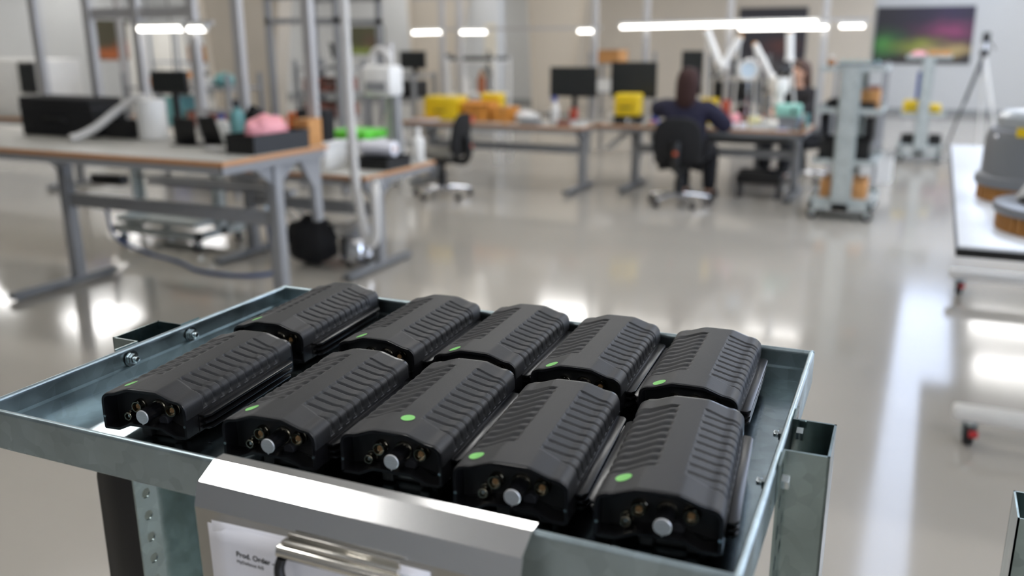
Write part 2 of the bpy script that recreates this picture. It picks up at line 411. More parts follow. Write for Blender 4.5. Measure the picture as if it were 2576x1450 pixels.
# bulldog clip
K = thing('bulldog_clip', 'shiny nickel bulldog clip with black loops pinching the order papers', 'clip', tpt(0, 0, 0), TYAW)
prof = arc(.6035, -.0475, .0065, 100, -80, 10)
k = B(); out = [(-(v), z) for v, z in prof]; inn = [(-(.6035 + (v - .6035) * .8), -.0475 + (z + .0475) * .8) for v, z in prof]
k.prism(out + inn[::-1], 'x', .452, .578); obj('spring_barrel', k, M_CLIP, K)
obj('jaw', B().bx(.455, .575, -.6055, -.5975, -.0405, -.0365, .001), M_CLIP, K)
obj('jaw', B().bx(.457, .573, -.5975, -.5955, -.0400, -.0325, .0005), M_CLIP, K)
for s, xe in ((1, .452), (-1, .578)):
    pts = bez([(xe + s * .004, -.607, -.0535), (xe + s * .003, -.610, -.062), (xe + s * .006, -.612, -.071), (xe + s * .014, -.613, -.0775), (xe + s * .026, -.613, -.0790)], 6)
    obj('black_loop', B().tube(pts, .0048, 10), M_BLACKP, K)
obj('wire_handle', B().tube([(.476, -.613, -.079), (.554, -.613, -.079)], .0018, 8), M_CLIP, K)

# ------------------------------------------------------------------ the black devices
DW, DL = 0.113, 0.220
ZB = 0.012                                 # underside of the case above the tray floor
def smooth_poly(pts, it=2):
    for _ in range(it):
        q = [pts[0]]
        for a, b in zip(pts[:-1], pts[1:]):
            q.append((a[0] * .75 + b[0] * .25, a[1] * .75 + b[1] * .25)); q.append((a[0] * .25 + b[0] * .75, a[1] * .25 + b[1] * .75))
        q.append(pts[-1]); pts = q
    return pts
TOP = [(0, .0235), (0, .034), (.0015, .0405), (.008, .0450), (.0155, .0457), (.0185, .0464), (.036, .0526), (.0395, .0534), (.0735, .0534), (.077, .0526), (.0945, .0464), (.0975, .0457), (.105, .0450), (.1115, .0405), (.113, .034), (.113, .0235)]
BOT = [(.113, .0235), (.113, .002), (.111, 0), (.094, 0), (.078, .0072), (.037, .0072), (.021, 0), (.002, 0), (0, .002), (0, .0235)]
def resample(pts, n):
    d = [0.0]
    for a, b in zip(pts[:-1], pts[1:]): d.append(d[-1] + math.hypot(b[0] - a[0], b[1] - a[1]))
    out = []; j = 0
    for i in range(n):
        s = d[-1] * i / (n - 1)
        while j < len(d) - 2 and d[j + 1] < s: j += 1
        f = (s - d[j]) / max(d[j + 1] - d[j], 1e-9)
        out.append((pts[j][0] + (pts[j + 1][0] - pts[j][0]) * f, pts[j][1] + (pts[j + 1][1] - pts[j][1]) * f))
    return out
PROF = resample(smooth_poly(TOP, 1), 84)
def sm(a, b, x):
    t = min(1, max(0, (x - a) / (b - a))); return t * t * (3 - 2 * t)
PITCH_R = 0.0162
def relief(x, z, y):
    """signed relief of the cover along its normal"""
    d = 0.0
    if x < .0565:
        inx = 1 - sm(.0455, .0468, x); iny = sm(.040, .0425, y - .30 * (x - .02)) * (1 - sm(.1915, .1935, y - .05 * (x - .02)))
        m = inx * iny
        q = ((y - .30 * (x - .02) - .041) / PITCH_R) % 1.0
        wv = 0.5 + 0.5 * math.cos(2 * PI * (q - 0.5)); wv = wv ** 0.75
        d += m * (-.0012 + .0013 * wv - .0005) * sm(.0255, .031, z)
    else:
        inx = sm(.0735, .0748, x); iny = sm(.036, .0380, y + .25 * (x - .09)) * (1 - sm(.1905, .1925, y + .08 * (x - .09)))
        m = inx * iny
        q = ((y - .16 * (x - .09) - .034) / PITCH_R) % 1.0
        groove = 1 - sm(.0, .16, q) * (1 - sm(.80, 1.0, q))
        d += m * (-.0008 - .0011 * groove) * sm(.0255, .031, z)
    return d * 1.55
def top_z(x):
    best = None
    for (xa, za), (xb, zb) in zip(PROF[:-1], PROF[1:]):
        if xa <= x <= xb and xb > xa: best = max(best or 0, za + (zb - za) * (x - xa) / (xb - xa))
    return best
def device(label):
    t = thing('handheld_device', label, 'electronic device', (0, 0, 0), 0, 'black devices on the trolley tray')
    NY = 200; rows = []
    nr = []
    for i in range(len(PROF)):
        a = Vector(PROF[max(i - 1, 0)]); b = Vector(PROF[min(i + 1, len(PROF) - 1)]); d = (b - a).normalized(); nr.append(Vector((-d.y, d.x)))
    for j in range(NY + 1):
        y = DL * j / NY; row = []
        e = 0.0
        if y < .002: e = -.0012 * (1 - y / .002) ** 2
        if y > DL - .004: e = -.003 * ((y - (DL - .004)) / .004) ** 2
        for (x, z), n in zip(PROF, nr):
            r = relief(x, z, y) + e
            row.append((x + n.x * r, y, z + n.y * r + ZB))
        rows.append(row)
    c = B().grid(rows)
    # close the rear end
    bk = [p for p in rows[-1]]
    f = [c.bm.verts.new(p) for p in bk]; c.bm.faces.new(f)
    cov = obj('ribbed_cover', c, M_COVER, t, ang=50)
    ticks = B()
    for k in range(10):
        yy = .030 + k * PITCH_R; ticks.bx(.1126, .1134, yy, yy + .0075, .0262 + ZB, .0270 + ZB)
    obj('edge_highlights', ticks, mat('edge_highlight_grey', '55565a', 0.4), cov)  # pale grey ticks stand in for highlights along the cover edge
    full = [(x, z) for x, z in resample(smooth_poly(TOP, 1), 44)] + BOT[1:-1]
    cx, cz = .0565, .024
    def off(poly, d):
        out = []; n = len(poly)
        for i in range(n):
            a = Vector(poly[i - 1]); b = Vector(poly[(i + 1) % n]); tt = (b - a).normalized(); nn = Vector((tt.y, -tt.x)); out.append((poly[i][0] + nn.x * d, poly[i][1] + nn.y * d))
        return out
    outer = [(x, z + ZB) for x, z in off(full, .0007)]; inner = [(x, z + ZB) for x, z in off(full, .0038)]
    obj('hood_frame', B().ringprism(outer, inner, 'y', -.0004, .0215), M_BODY, t)
    inner2 = [(x, z + ZB) for x, z in off(full, .003)]
    pan = obj('connector_panel', B().prism(inner2, 'y', .0200, .0225), M_PANEL, t)
    bot = [(x, z + ZB) for x, z in BOT]
    obj('lower_case', B().prism(bot, 'y', .0215, DL - .002), M_BODY, t)
    obj('rear_cap', B().prism([(x * .96 + .0023, (z - .024) * .93 + .024 + ZB) for x, z in full], 'y', DL - .004, DL + .004), M_BODY, t)
    # cooling fins along both sides
    for side in (0, 1):
        for z, ext, a, b in ((.0205, .0108, .022, .208), (.0125, .0103, .024, .206), (.0045, .0096, .027, .204)):
            x0, x1 = (-ext, .002) if side == 0 else (DW - .002, DW + ext)
            fn = B(); ch = .006
            poly = [(x1, a), (x0 + ch * .6, a), (x0, a + ch), (x0, b - ch), (x0 + ch * .6, b), (x1, b)] if side == 0 else [(x0, a), (x1 - ch * .6, a), (x1, a + ch), (x1, b - ch), (x1 - ch * .6, b), (x0, b)]
            fn.prism(poly, 'z', z - .0012 + ZB, z + .0014 + ZB, .0005)
            obj('cooling_fin', fn, M_BODY, t)
    for x, z in ((.0025, .016), (.1105, .016)):
        obj('screw', B().cyl((x + (.0005 if x < .05 else -.0005), .0005, z + ZB), (x + (.0005 if x < .05 else -.0005), -.0010, z + ZB), .0016, seg=10), M_BOLT, t)
    # connectors on the recessed panel, all pointing to the front (-y)
    RX = Matrix.Rotation(PI / 2, 4, 'X')
    def lemo(x, z, r, name, insert):
        n = obj(name, B().lathe([(r * .6, 0), (r, 0), (r, .003), (r * .93, .0035), (r * .93, .0085), (r * .86, .0095), (r * .70, .0095), (r * .70, .004)], (x, .0202, z + ZB), 24, RX), M_NICKEL, t)
        obj('contact_insert', B().lathe([(insert, 0), (insert, .0062), (insert * .9, .0066)], (x, .0202, z + ZB), 18, RX), M_GOLD, n)
        pn = B()
        for dx, dz in ((-.0012, 0), (.0012, .0008), (0, -.0014)): pn.cyl((x + dx, .0140, z + dz + ZB), (x + dx, .0132, z + dz + ZB), .0004, seg=8)
        obj('pin_holes', pn, M_INK, n)
        obj('index_key', B().box((x + r * .35, .0145, z + r * .85 + ZB), (.0032, .007, .0022), (0, .4, 0), .0005), M_NICKEL, n)
    lemo(.0380, .0262, .0076, 'gold_pin_socket', .0031)
    lemo(.0838, .0270, .0080, 'gold_pin_socket', .0031)
    n = obj('coaxial_socket', B().lathe([(.0030, 0), (.0062, 0), (.0062, .003), (.0052, .0032), (.0052, .012), (.0046, .0125), (.0033, .0125), (.0033, .004)], (.0272, .0202, .0145 + ZB), 22, RX), M_NICKEL, t)
    obj('centre_contact', B().lathe([(.0019, 0), (.0019, .0105), (.0012, .0108)], (.0272, .0202, .0145 + ZB), 12, RX), M_BOLT, n)
    obj('bayonet_lug', B().box((.0292, .0125, .0202 + ZB), (.0026, .004, .0022), None, .0004).box((.0252, .0125, .0090 + ZB), (.0026, .004, .0022), None, .0004), M_NICKEL, n)
    # rotary knob
    kx, kz = .0622, .0255
    obj('knob_collar', B().lathe([(.0060, 0), (.0098, 0), (.0098, .002), (.0090, .0028), (.0082, .0028)], (kx, .0202, kz + ZB), 28, RX), M_NICKEL, t)
    kb = B(); poly = []
    for q in range(48):
        rr = .0083 if q % 4 < 2 else .0078; an = 2 * PI * q / 48; poly.append((kx + rr * math.cos(an), kz + ZB + rr * math.sin(an)))
    kb.prism(poly, 'y', -.0085, .0178); kn = obj('rotary_knob', kb, M_BODY, t)
    obj('knob_cap', B().lathe([(.0080, 0), (.0080, .0006), (.0074, .0012), (.0, .0012)], (kx, -.0084, kz + ZB), 32, RX), M_ALU, kn)
    obj('pointer_mark', B().prism([(kx - .0011, kz - .0072 + ZB), (kx + .0011, kz - .0072 + ZB), (kx, kz - .0094 + ZB)], 'y', -.0094, -.0075), M_ALU, kn)
    obj('rubber_cap', B().lathe([(.0064, 0), (.0064, .007), (.0055, .0082), (0, .0082)], (.0722, .0202, .0135 + ZB), 22, RX), mat('dull_black_cap', '2a2a2e', 0.5), t)
    # mounting foot between the case and the tray
    obj('mounting_foot', B().bx(.040, .098, .022, .150, .0, .0125, .004).bx(.042, .075, .024, .14, .009, .0205, .003), M_BLACKP, t)
    obj('foot_clip', B().bx(.038, .052, .014, .028, .002, .0165, .003), M_BLACKP, t)
    obj('foot_clip', B().bx(.080, .092, .014, .028, .002, .0125, .003), M_BLACKP, t)
    return t
def dot_mesh(x, y, r=.0073):
    b = B().bm; bb = B(); bb.bm = b
    n = 28; rings = [[b.verts.new((x, y, top_z(x) + ZB + .0004))]]
    for q in (1, 2, 3):
        rings.append([b.verts.new((x + r * q / 3 * math.cos(2 * PI * k / n), y + r * q / 3 * math.sin(2 * PI * k / n), top_z(x + r * q / 3 * math.cos(2 * PI * k / n)) + ZB + .0004)) for k in range(n)])
    for k in range(n): b.faces.new((rings[0][0], rings[1][k], rings[1][(k + 1) % n]))
    for q in (1, 2):
        for k in range(n): b.faces.new((rings[q][k], rings[q + 1][k], rings[q + 1][(k + 1) % n], rings[q][(k + 1) % n]))
    return bb
DEV = [ # u, v of the front left corner, yaw in degrees, sticker position, where it stands
 (.1255, .4963, 6.0, (.023, .024), 'black ribbed device by the order holder, at the end beside the bolted rim'),
 (.3005, .4990, 4.3, (.021, .026), 'black ribbed device above the printed order form, knob side to the holder'),
 (.4360, .4808, 4.3, (.060, .036), 'black ribbed device whose green dot sits in the middle of its cover'),
 (.5735, .4990, 4.8, (.017, .020), 'black ribbed device at the holder end without paper, second from the bare tray strip'),
 (.7115, .4960, 5.2, (.021, .027), 'black ribbed device past the holder, its fins along the bare tray strip'),
 (.0960, .2405, 4.5, (.025, .023), 'black ribbed device in the tray corner farthest from the order holder'),
 (.2700, .2400, 2.8, (.030, .012), 'black ribbed device behind another, second from the tray corner with visible rim'),
 (.4095, .2350, 2.5, (.026, .012), 'black ribbed device in the middle of the rear row'),
 (.5440, .2370, 2.5, (.024, .011), 'black ribbed device of the rear row, second from the bare tray strip'),
 (.6795, .2415, 2.0, (.022, .010), 'black ribbed device of the rear row lying along the bare tray strip')]
dev = None
for i, (a, b, yw, dp, lab) in enumerate(DEV):
    p = tpt(a, b, -.045 + .0016); rz = TYAW + math.radians(yw)
    if dev is None: dev = device(lab); dev.location = p; dev.rotation_euler = (0, 0, rz); o = dev
    else: o = dup(dev, p, rz, lab)
    ROOTS = globals().setdefault('DEVROOT', []); ROOTS.append((o, dp))
for o, dp in DEVROOT:
    s = obj('green_sticker', dot_mesh(*dp), M_DOT, o); s['label'] = 'round green sticker'

# ================================================================== background
def part(t, name, b, m, parent=None):
    """shapes given in world coordinates, parented to the thing (or one of its parts)"""
    l = t.location
    o = obj(name, b, m, parent or t)
    if parent is None:
        o.rotation_euler = (0, 0, 0); o.location = (-l[0], -l[1], -l[2])
    return o

# ---- workbenches
M_ALUPROF = mat('light_grey_profile', 'b4b2b0', 0.4, 0.1, var=.03)
def bench(label, x0, x1, y0, y1, z, legs, foot, leg_y, uprights=(), uy=None, uz=2.4, frame_label=None):
    t = thing('workbench', label, 'workbench', ((x0 + x1) / 2, (y0 + y1) / 2, 0), 0, 'grey workbenches of the hall')
    part(t, 'worktop', B().bx(x0, x1, y0, y1, z - .026, z, .003), M_LAMINATE)
    part(t, 'edge_band', B().bx(x0, x1, y0 - .004, y0, z - .027, z - .002), M_WOODEDGE)
    part(t, 'edge_band', B().bx(x1, x1 + .004, y0, y1, z - .027, z - .002), M_WOODEDGE)
    part(t, 'apron', B().bx(x0 + .02, x1 - .015, y0 + .012, y0 + .04, z - .075, z - .026), M_GREYSTEEL)
    part(t, 'apron', B().bx(x0 + .02, x1 - .015, y1 - .04, y1 - .012, z - .075, z - .026), M_GREYSTEEL)
    part(t, 'apron', B().bx(x1 - .04, x1 - .012, y0 + .012, y1 - .012, z - .075, z - .026), M_GREYSTEEL)
    for lx in legs:
        part(t, 'leg', B().bx(lx - .04, lx + .04, leg_y - .035, leg_y + .035, .05, z - .026, .006), M_GREYSTEEL)
        part(t, 'foot', B().bx(lx - .04, lx + .04, foot[0], foot[1], .012, .06, .012).cyl((lx, foot[0] + .06, 0), (lx, foot[0] + .06, .02), .02).cyl((lx, foot[1] - .06, 0), (lx, foot[1] - .06, .02), .02), M_DKSTEEL)
        part(t, 'bracket', B().prism([(leg_y - .20, z - .075), (leg_y + .22, z - .075), (leg_y + .03, z - .20), (leg_y - .03, z - .20)], 'x', lx - .02, lx + .02), M_GREYSTEEL)
    part(t, 'cross_beam', B().bx(min(legs), max(legs), leg_y - .02, leg_y + .02, z * .55, z * .55 + .09, .004), M_GREYSTEEL)
    f = None
    if uprights:
        f = thing('upright_frame', frame_label, 'frame', ((uprights[0] + uprights[-1]) / 2, uy, z - .10))
        for ux in uprights:
            part(f, 'upright', B().bx(ux - .032, ux + .032, uy - .025, uy + .025, z - .10, uz, .003), M_ALUPROF)
            part(f, 'clamp_plate', B().bx(ux - .05, ux + .05, uy - .03, uy - .02, z - .09, z - .03), M_DKSTEEL)
    return t, f
b1, f1 = bench('tall grey workbench with beech edge, upright frame and long-foot legs', -6.9, -3.42, 3.66, 4.59, 1.0, (-5.28, -3.50), (3.64, 4.46), 4.16, (-5.94, -5.40, -4.95, -4.45, -4.08, -3.53), 4.615, 2.6, frame_label='row of grey uprights with a cross rail along the tall bench rear')
part(f1, 'cross_rail', B().bx(-5.42, -4.43, 4.61, 4.65, 1.78, 1.845), M_ALUPROF)
part(f1, 'cross_rail', B().bx(-4.45, -4.08, 4.62, 4.65, 1.16, 1.19), M_ALUPROF)
part(f1, 'cross_rail', B().bx(-5.95, -3.5, 4.61, 4.65, 2.3, 2.36), M_ALUPROF)
part(f1, 'lamp_rail', B().bx(-4.97, -4.28, 4.59, 4.62, 1.725, 1.75), M_ALUPROF)
part(b1, 'cable_channel', B().bx(-4.75, -3.55, 4.36, 4.42, .70, .73).bx(-4.75, -3.55, 4.28, 4.32, .76, .78), M_GREYSTEEL)
part(b1, 'power_box', B().bx(-5.12, -4.84, 4.22, 4.30, .70, .765, .008), M_BLACKP)
part(b1, 'gusset_plate', B().prism([(4.36, .93), (4.56, .93), (4.56, .52), (4.50, .52), (4.48, .74)], 'x', -3.50, -3.46), M_GREYSTEEL)
b2, f2 = bench('lower grey workbench behind the tall one, with the white hose at its corner', -4.95, -3.50, 5.10, 6.06, .72, (-4.75, -3.58), (4.93, 5.75), 5.35, (-3.90,), 6.085, 1.6, frame_label='single grey upright behind the lower bench')
M1, fm1 = bench('long grey workbench carrying the yellow case and orange cartons', -5.65, -3.40, 9.02, 9.86, .72, (-5.42, -3.50), (8.84, 9.66), 9.34, (-5.56, -5.32, -3.58), 9.885, 2.5, frame_label='grey uprights with lamp rail behind the long bench')
part(fm1, 'cross_rail', B().bx(-5.98, -3.5, 9.88, 9.92, 2.1, 2.16), M_ALUPROF)
part(fm1, 'lamp_rail', B().bx(-5.98, -3.5, 9.86, 9.89, 1.735, 1.765), M_ALUPROF)
M2, fm2 = bench('grey workbench where the person in navy sits under the long lamps', -3.37, -1.17, 9.46, 10.26, .72, (-3.02, -1.27), (9.26, 10.10), 9.76, (-3.10, -2.15, -1.15), 10.285, 2.5, frame_label='grey uprights with lamp rail behind the seated person bench')
part(fm2, 'cross_rail', B().bx(-3.4, -1.1, 10.28, 10.32, 2.1, 2.16), M_ALUPROF)
part(fm2, 'lamp_rail', B().bx(-3.42, -.70, 10.26, 10.29, 1.80, 1.83), M_ALUPROF)
part(M2, 'cable_duct', B().tube([(-3.30, 9.60, .44), (-3.06, 9.62, .64)], .035, 10), M_HOSE)
part(M2, 'cable_tray', B().bx(-2.9, -1.35, 9.92, 10.02, .52, .60), M_DKSTEEL)
b3, f3 = bench('grey workbench carrying the white test machine', -12.2, -8.5, 6.92, 7.75, .80, (-11.5, -9.0), (6.85, 7.6), 7.3, (-8.62,), 7.775, 2.4, frame_label='grey upright behind the bench of the white test machine')

# ---- bench lamps (lit)
def tube_lamp(label, x0, x1, y, z0, z1=None, r=.017):
    z1 = z0 if z1 is None else z1
    t = thing('bench_lamp', label, 'lamp', ((x0 + x1) / 2, y, z0), 0, 'lit tube lamps over the workbenches')
    part(t, 'lamp_tube', B().tube([(x0 + .01, y, z0), (x1 - .01, y, z1)], r, 14), M_TUBE)
    d = Vector((x1 - x0, 0, z1 - z0)).normalized()
    part(t, 'reflector_housing', B().tube([(x0, y, z0 + r * 1.5), (x1, y, z1 + r * 1.5)], r * .9, 8), M_WHITEP)
    part(t, 'end_cap', B().cyl((x0 - .012, y, z0 + .008), (x0 + .012, y, z0 + .008), r * 1.15, seg=12), M_WHITEP)
    part(t, 'end_cap', B().cyl((x1 - .012, y, z1 + .008), (x1 + .012, y, z1 + .008), r * 1.15, seg=12), M_WHITEP)
    return t
tube_lamp('lit tube lamp on the tall bench frame, longer of the two', -4.90, -4.50, 4.575, 1.705)
tube_lamp('short lit tube lamp on the tall bench frame', -4.46, -4.31, 4.575, 1.70)
tube_lamp('lit tube lamp above the yellow case, longer of the pair', -5.95, -5.54, 9.845, 1.715, 1.722)
tube_lamp('lit tube lamp beside the dark poster, shorter of the pair', -5.28, -4.92, 9.845, 1.715)
tube_lamp('short lit tube lamp above the grey monitor', -3.77, -3.58, 9.845, 1.715)
tube_lamp('very long lit tube lamp above the seated person in navy', -3.40, -1.22, 10.245, 1.76, 1.79)
tube_lamp('lit tube lamp hung just below the very long one', -2.03, -1.10, 10.17, 1.73, 1.735)
tube_lamp('short lit tube lamp over the tall trolley', -1.00, -.75, 10.245, 1.745)

# ---- simple bench goods
def carton(label, x, y, z, w, d, h, rz=0, m=None, group=None, opened=False):
    m = m or M_CARD
    t = thing('cardboard_box', label, 'box', (x, y, z), rz, group); th = .004
    if opened:
        b = B().bx(-w/2, w/2, -d/2, d/2, 0, th).bx(-w/2, -w/2+th, -d/2, d/2, 0, h).bx(w/2-th, w/2, -d/2, d/2, 0, h).bx(-w/2, w/2, -d/2, -d/2+th, 0, h).bx(-w/2, w/2, d/2-th, d/2, 0, h)
        obj('box_body', b, m, t)
        obj('flap', B().box((0, -d/2 - .02, h - .015), (w * .96, .05, th), (.6, 0, 0)), m, t); obj('flap', B().box((0, d/2 + .02, h - .015), (w * .96, .05, th), (-.6, 0, 0)), m, t)
    else:
        obj('box_body', B().bx(-w/2, w/2, -d/2, d/2, 0, h, .003), m, t)
        obj('flap', B().bx(-w/2, -.001, -d/2, d/2, h, h + .003), m, t); obj('flap', B().bx(.001, w/2, -d/2, d/2, h, h + .003), m, t)
    obj('tape_strip', B().bx(-w/2 * (0 if opened else 0) - .012, .012, -d/2 - .0006, -d/2, h * .45, h).bx(-.012, .012, -d/2, d/2, h + .003, h + .0036) if not opened else B().bx(-.012, .012, -d/2 - .0006, -d/2, 0, h * .6), mat('brown_tape', 'a57c4a', 0.35), t)
    return t
def hard_case(label, x, y, z, w, d, h, rz=0, m=None, group=None):
    m = m or M_YELLOW
    t = thing('hard_case', label, 'case', (x, y, z), rz, group)
    obj('lower_shell', B().bx(-w/2, w/2, -d/2, d/2, 0, h * .56, .015), m, t)
    obj('lid', B().bx(-w/2, w/2, -d/2, d/2, h * .58, h, .02), m, t)
    obj('seam_band', B().bx(-w/2 - .004, w/2 + .004, -d/2 - .004, d/2 + .004, h * .54, h * .60, .003), m, t)
    for sx in (-.28, .28): obj('latch', B().bx(sx * w - .02, sx * w + .02, -d/2 - .012, -d/2, h * .46, h * .70, .003), m, t)
    obj('handle', B().tube([(-.06, -d/2 - .004, h * .42), (-.055, -d/2 - .03, h * .40), (.055, -d/2 - .03, h * .40), (.06, -d/2 - .004, h * .42)], .008, 8), M_BLACKP, t)
    return t
def open_bin(label, x, y, z, w, d, h, m, rz=0, cat='tray', name='parts_tray', group=None, fill=None):
    t = thing(name, label, cat, (x, y, z), rz, group); th = .006; f = 1.08
    outer = [(-w/2, -d/2), (w/2, -d/2), (w/2, d/2), (-w/2, d/2)]
    obj('base', B().bx(-w/2 + .001, w/2 - .001, -d/2 + .001, d/2 - .001, 0, th), m, t)
    obj('side_wall', B().ringprism(outer, [(a * (1 - 2*th/w), b * (1 - 2*th/d)) for a, b in outer], 'z', 0, h), m, t)
    obj('rim', B().ringprism([(a * 1.03, b * 1.03) for a, b in outer], [(a * (1 - 2*th/w), b * (1 - 2*th/d)) for a, b in outer], 'z', h - .008, h), m, t)
    return t
def bottle(label, x, y, z, r, h, m, mc, group=None, spray=False):
    t = thing('bottle', label, 'bottle', (x, y, z), 0, group)
    obj('bottle_body', B().lathe([(r * .9, 0), (r, .006), (r, h * .62), (r * .85, h * .70), (r * .38, h * .78), (r * .38, h * .84)], seg=20), m, t)
    if spray: obj('spray_head', B().lathe([(r * .5, h * .83), (r * .5, h * .90), (r * .35, h * .92)], seg=16).bx(-r * 1.1, r * .5, -r * .3, r * .3, h * .90, h, .004).box((-r * .6, 0, h * .84), (.006, .012, h * .12), (0, .3, 0)), mc, t)
    else: obj('cap', B().lathe([(r * .46, h * .82), (r * .46, h * .98), (r * .40, h)], seg=16), mc, t)
    return t
def monitor(label, x, y, z, w, zs0, zs1, rz=0, group=None):
    t = thing('monitor', label, 'monitor', (x, y, z), rz, group); a, b = zs0 - z, zs1 - z
    obj('screen_housing', B().bx(-w/2, w/2, 0, .035, a, b, .008).bx(-w * .3, w * .3, .03, .06, a + .05, b - .05, .01), M_BLACKP, t)
    obj('screen', B().bx(-w/2 + .012, w/2 - .012, -.002, .002, a + .018, b - .012), M_SCREEN, t)
    obj('stand_neck', B().bx(-.03, .03, .05, .08, .01, (a + b) / 2, .005), M_BLACKP, t)
    obj('stand_base', B().bx(-.12, .12, -.04, .14, 0, .015, .006), M_BLACKP, t)
    return t
def blob(name, label, cat, x, y, z, r, m, group=None, seed=1, band=None):
    """soft crumpled heap, flat underneath"""
    t = thing(name, label, cat, (x, y, z), 0, group); rnd = random.Random(seed)
    b = B(); b.ell((0, 0, r[2]), r, 22, 14)
    for v in b.bm.verts:
        n = v.co - Vector((0, 0, r[2])); f = 1 + .13 * math.sin(v.co.x * 60 / max(r[0] * 10, 1) + seed) * math.cos(v.co.y * 50 + seed * 2) + .06 * rnd.uniform(-1, 1)
        v.co = Vector((0, 0, r[2])) + n * f; v.co.z = max(v.co.z, 0)
    obj('body', b, m, t)
    obj('fold', B().tube(bez([(-r[0] * .8, -r[1] * .5, r[2] * 1.1), (-r[0] * .2, -r[1] * .5, r[2] * 1.75), (r[0] * .4, -r[1] * .45, r[2] * 1.6), (r[0] * .85, -r[1] * .3, r[2] * .9)], 6), min(r) * .12, 8), band or m, t)
    return t
Z1 = 1.0
t = thing('equipment_case', 'large black padded equipment case standing on the tall bench', 'case', (-5.44, 4.42, Z1))
obj('case_body', B().prism([(-.36, 0), (.36, 0), (.345, .20), (.31, .255), (-.36, .26)], 'y', -.14, .14, .01), M_BLACKF, t)
obj('lid_seam', B().bx(-.363, .35, -.143, .143, .185, .195), M_BLACKP, t)
obj('handle', B().tube([(-.1, -.145, .1), (-.09, -.165, .12), (.09, -.165, .12), (.1, -.145, .1)], .008, 8), M_BLACKP, t)
monitor('black monitor on the low trolley behind the padded equipment case', -5.55, 5.42, .707, .38, 1.22, 1.40)
open_bin('low black foam tray in front of the white canister', -4.93, 4.41, Z1, .20, .16, .11, M_BLACKP)
t = thing('fume_canister', 'white cylindrical fume canister with a flexible hose on the tall bench', 'canister', (-4.70, 4.42, Z1))
obj('canister_body', B().lathe([(.088, 0), (.095, .006), (.095, .235), (.088, .255), (.03, .262)], seg=28), M_WHITEP, t)
hp = bez([(-.03, 0, .255), (-.09, -.02, .262), (-.19, -.10, .19), (-.26, -.22, .09), (-.31, -.32, .035), (-.33, -.38, .024)], 10)
obj('flexible_hose', B().tube(hp, [.026 + (.003 if i % 2 else 0) for i in range(len(hp))], 12), M_HOSE, t)
t = thing('card_holder', 'pair of black upright plates forming an open stand on the bench', 'stand', (-4.13, 4.22, Z1), .12)
obj('plate', B().box((-.085, 0, .085), (.15, .008, .17), (.22, .1, .1), .002), M_BLACKP, t)
obj('plate', B().box((.085, .02, .090), (.16, .008, .18), (.20, -.12, -.25), .002), M_BLACKP, t)
obj('base_plate', B().bx(-.16, .16, -.05, .10, 0, .008, .002), M_BLACKP, t)
bottle('blue and white bottle beside the black upright plates', -4.18, 4.50, Z1, .05, .17, M_WHITEP, M_BLUE)
bottle('teal cylinder bottle in front of the black cloth bag', -3.99, 4.44, Z1, .048, .27, M_TEAL, M_BLACKP)
blob('cloth_bag', 'small black cloth bag behind the teal bottle', 'bag', -3.92, 4.53, Z1, (.085, .07, .11), M_BLACKF, seed=3)
open_bin('long black tray holding pink bubble wrap near the bench corner', -3.545, 4.19, Z1, .22, .46, .11, M_BLACKP, -.06)
blob('bubble_wrap', 'crumpled pink bubble wrap heaped in the black tray', 'packaging', -3.56, 4.20, Z1 + .012, (.085, .17, .095), M_PINK, seed=5)
carton('plain cardboard box standing on the tall bench corner', -3.49, 4.50, Z1, .11, .13, .16)
t = thing('cable_bundle', 'loose coil of white cable lying on the tall bench', 'cable', (-3.80, 4.05, Z1))
for k in range(3):
    cpts = [(.07 * math.cos(a + k) * (1 + .15 * k), .05 * math.sin(a + k) * (1 + .15 * k), .006 + .006 * k) for a in [2 * PI * i / 24 for i in range(24)]]
    obj('loop', B().tube(cpts, .005, 6, True), M_HOSE, t)
carton('small orange carton behind the pink bubble wrap', -3.72, 4.48, Z1, .09, .08, .16, .2, M_ORANGE)

# ---- lower bench goods
Z2 = .72
t = thing('drawer_box', 'white drawer box with a bright green lid on the lower bench', 'box', (-4.06, 5.86, Z2))
obj('drawer_housing', B().bx(-.16, .16, -.14, .14, 0, .17, .006), M_WHITEP, t)
for k in range(2):
    d = obj('drawer', B().bx(-.15, .15, -.150, -.13, .01 + k * .08, .082 + k * .08, .003), M_WHITEP, t); obj('pull', B().bx(-.03, .03, -.158, -.150, .04 + k * .08, .05 + k * .08, .002), M_GREYSTEEL, d)
obj('green_lid', B().bx(-.17, .17, -.15, .15, .17, .24, .015), M_GREEN, t)
t = thing('storage_box', 'white lidded storage box under the black tote bag', 'box', (-4.13, 5.42, Z2))
obj('box_body', B().bx(-.17, .17, -.13, .13, 0, .16, .012), M_WHITEP, t); obj('lid', B().bx(-.18, .18, -.14, .14, .155, .19, .008), M_WHITEP, t)
t = thing('tote_bag', 'black tote bag with a pale print standing on the white box', 'bag', (-4.13, 5.42, Z2 + .19))
obj('bag_body', B().prism([(-.12, 0), (.12, 0), (.13, .23), (-.13, .23)], 'y', -.07, .07, .02), M_BLACKF, t)
obj('print', B().bx(-.05, .05, -.0715, -.070, .085, .12), mat('pale_grey_print', '9a9a9a', 0.6), t)
obj('strap', B().tube(bez([(-.06, -.06, .22), (-.05, -.06, .30), (.05, -.06, .30), (.06, -.06, .22)], 6), .008, 8), M_BLACKF, t)
open_bin('dark grey open tray under the white roll', -3.66, 5.56, Z2, .30, .32, .085, M_BLACKP)
t = thing('paper_roll', 'white paper roll lying on the dark tray', 'roll', (-3.68, 5.56, Z2 + .085))
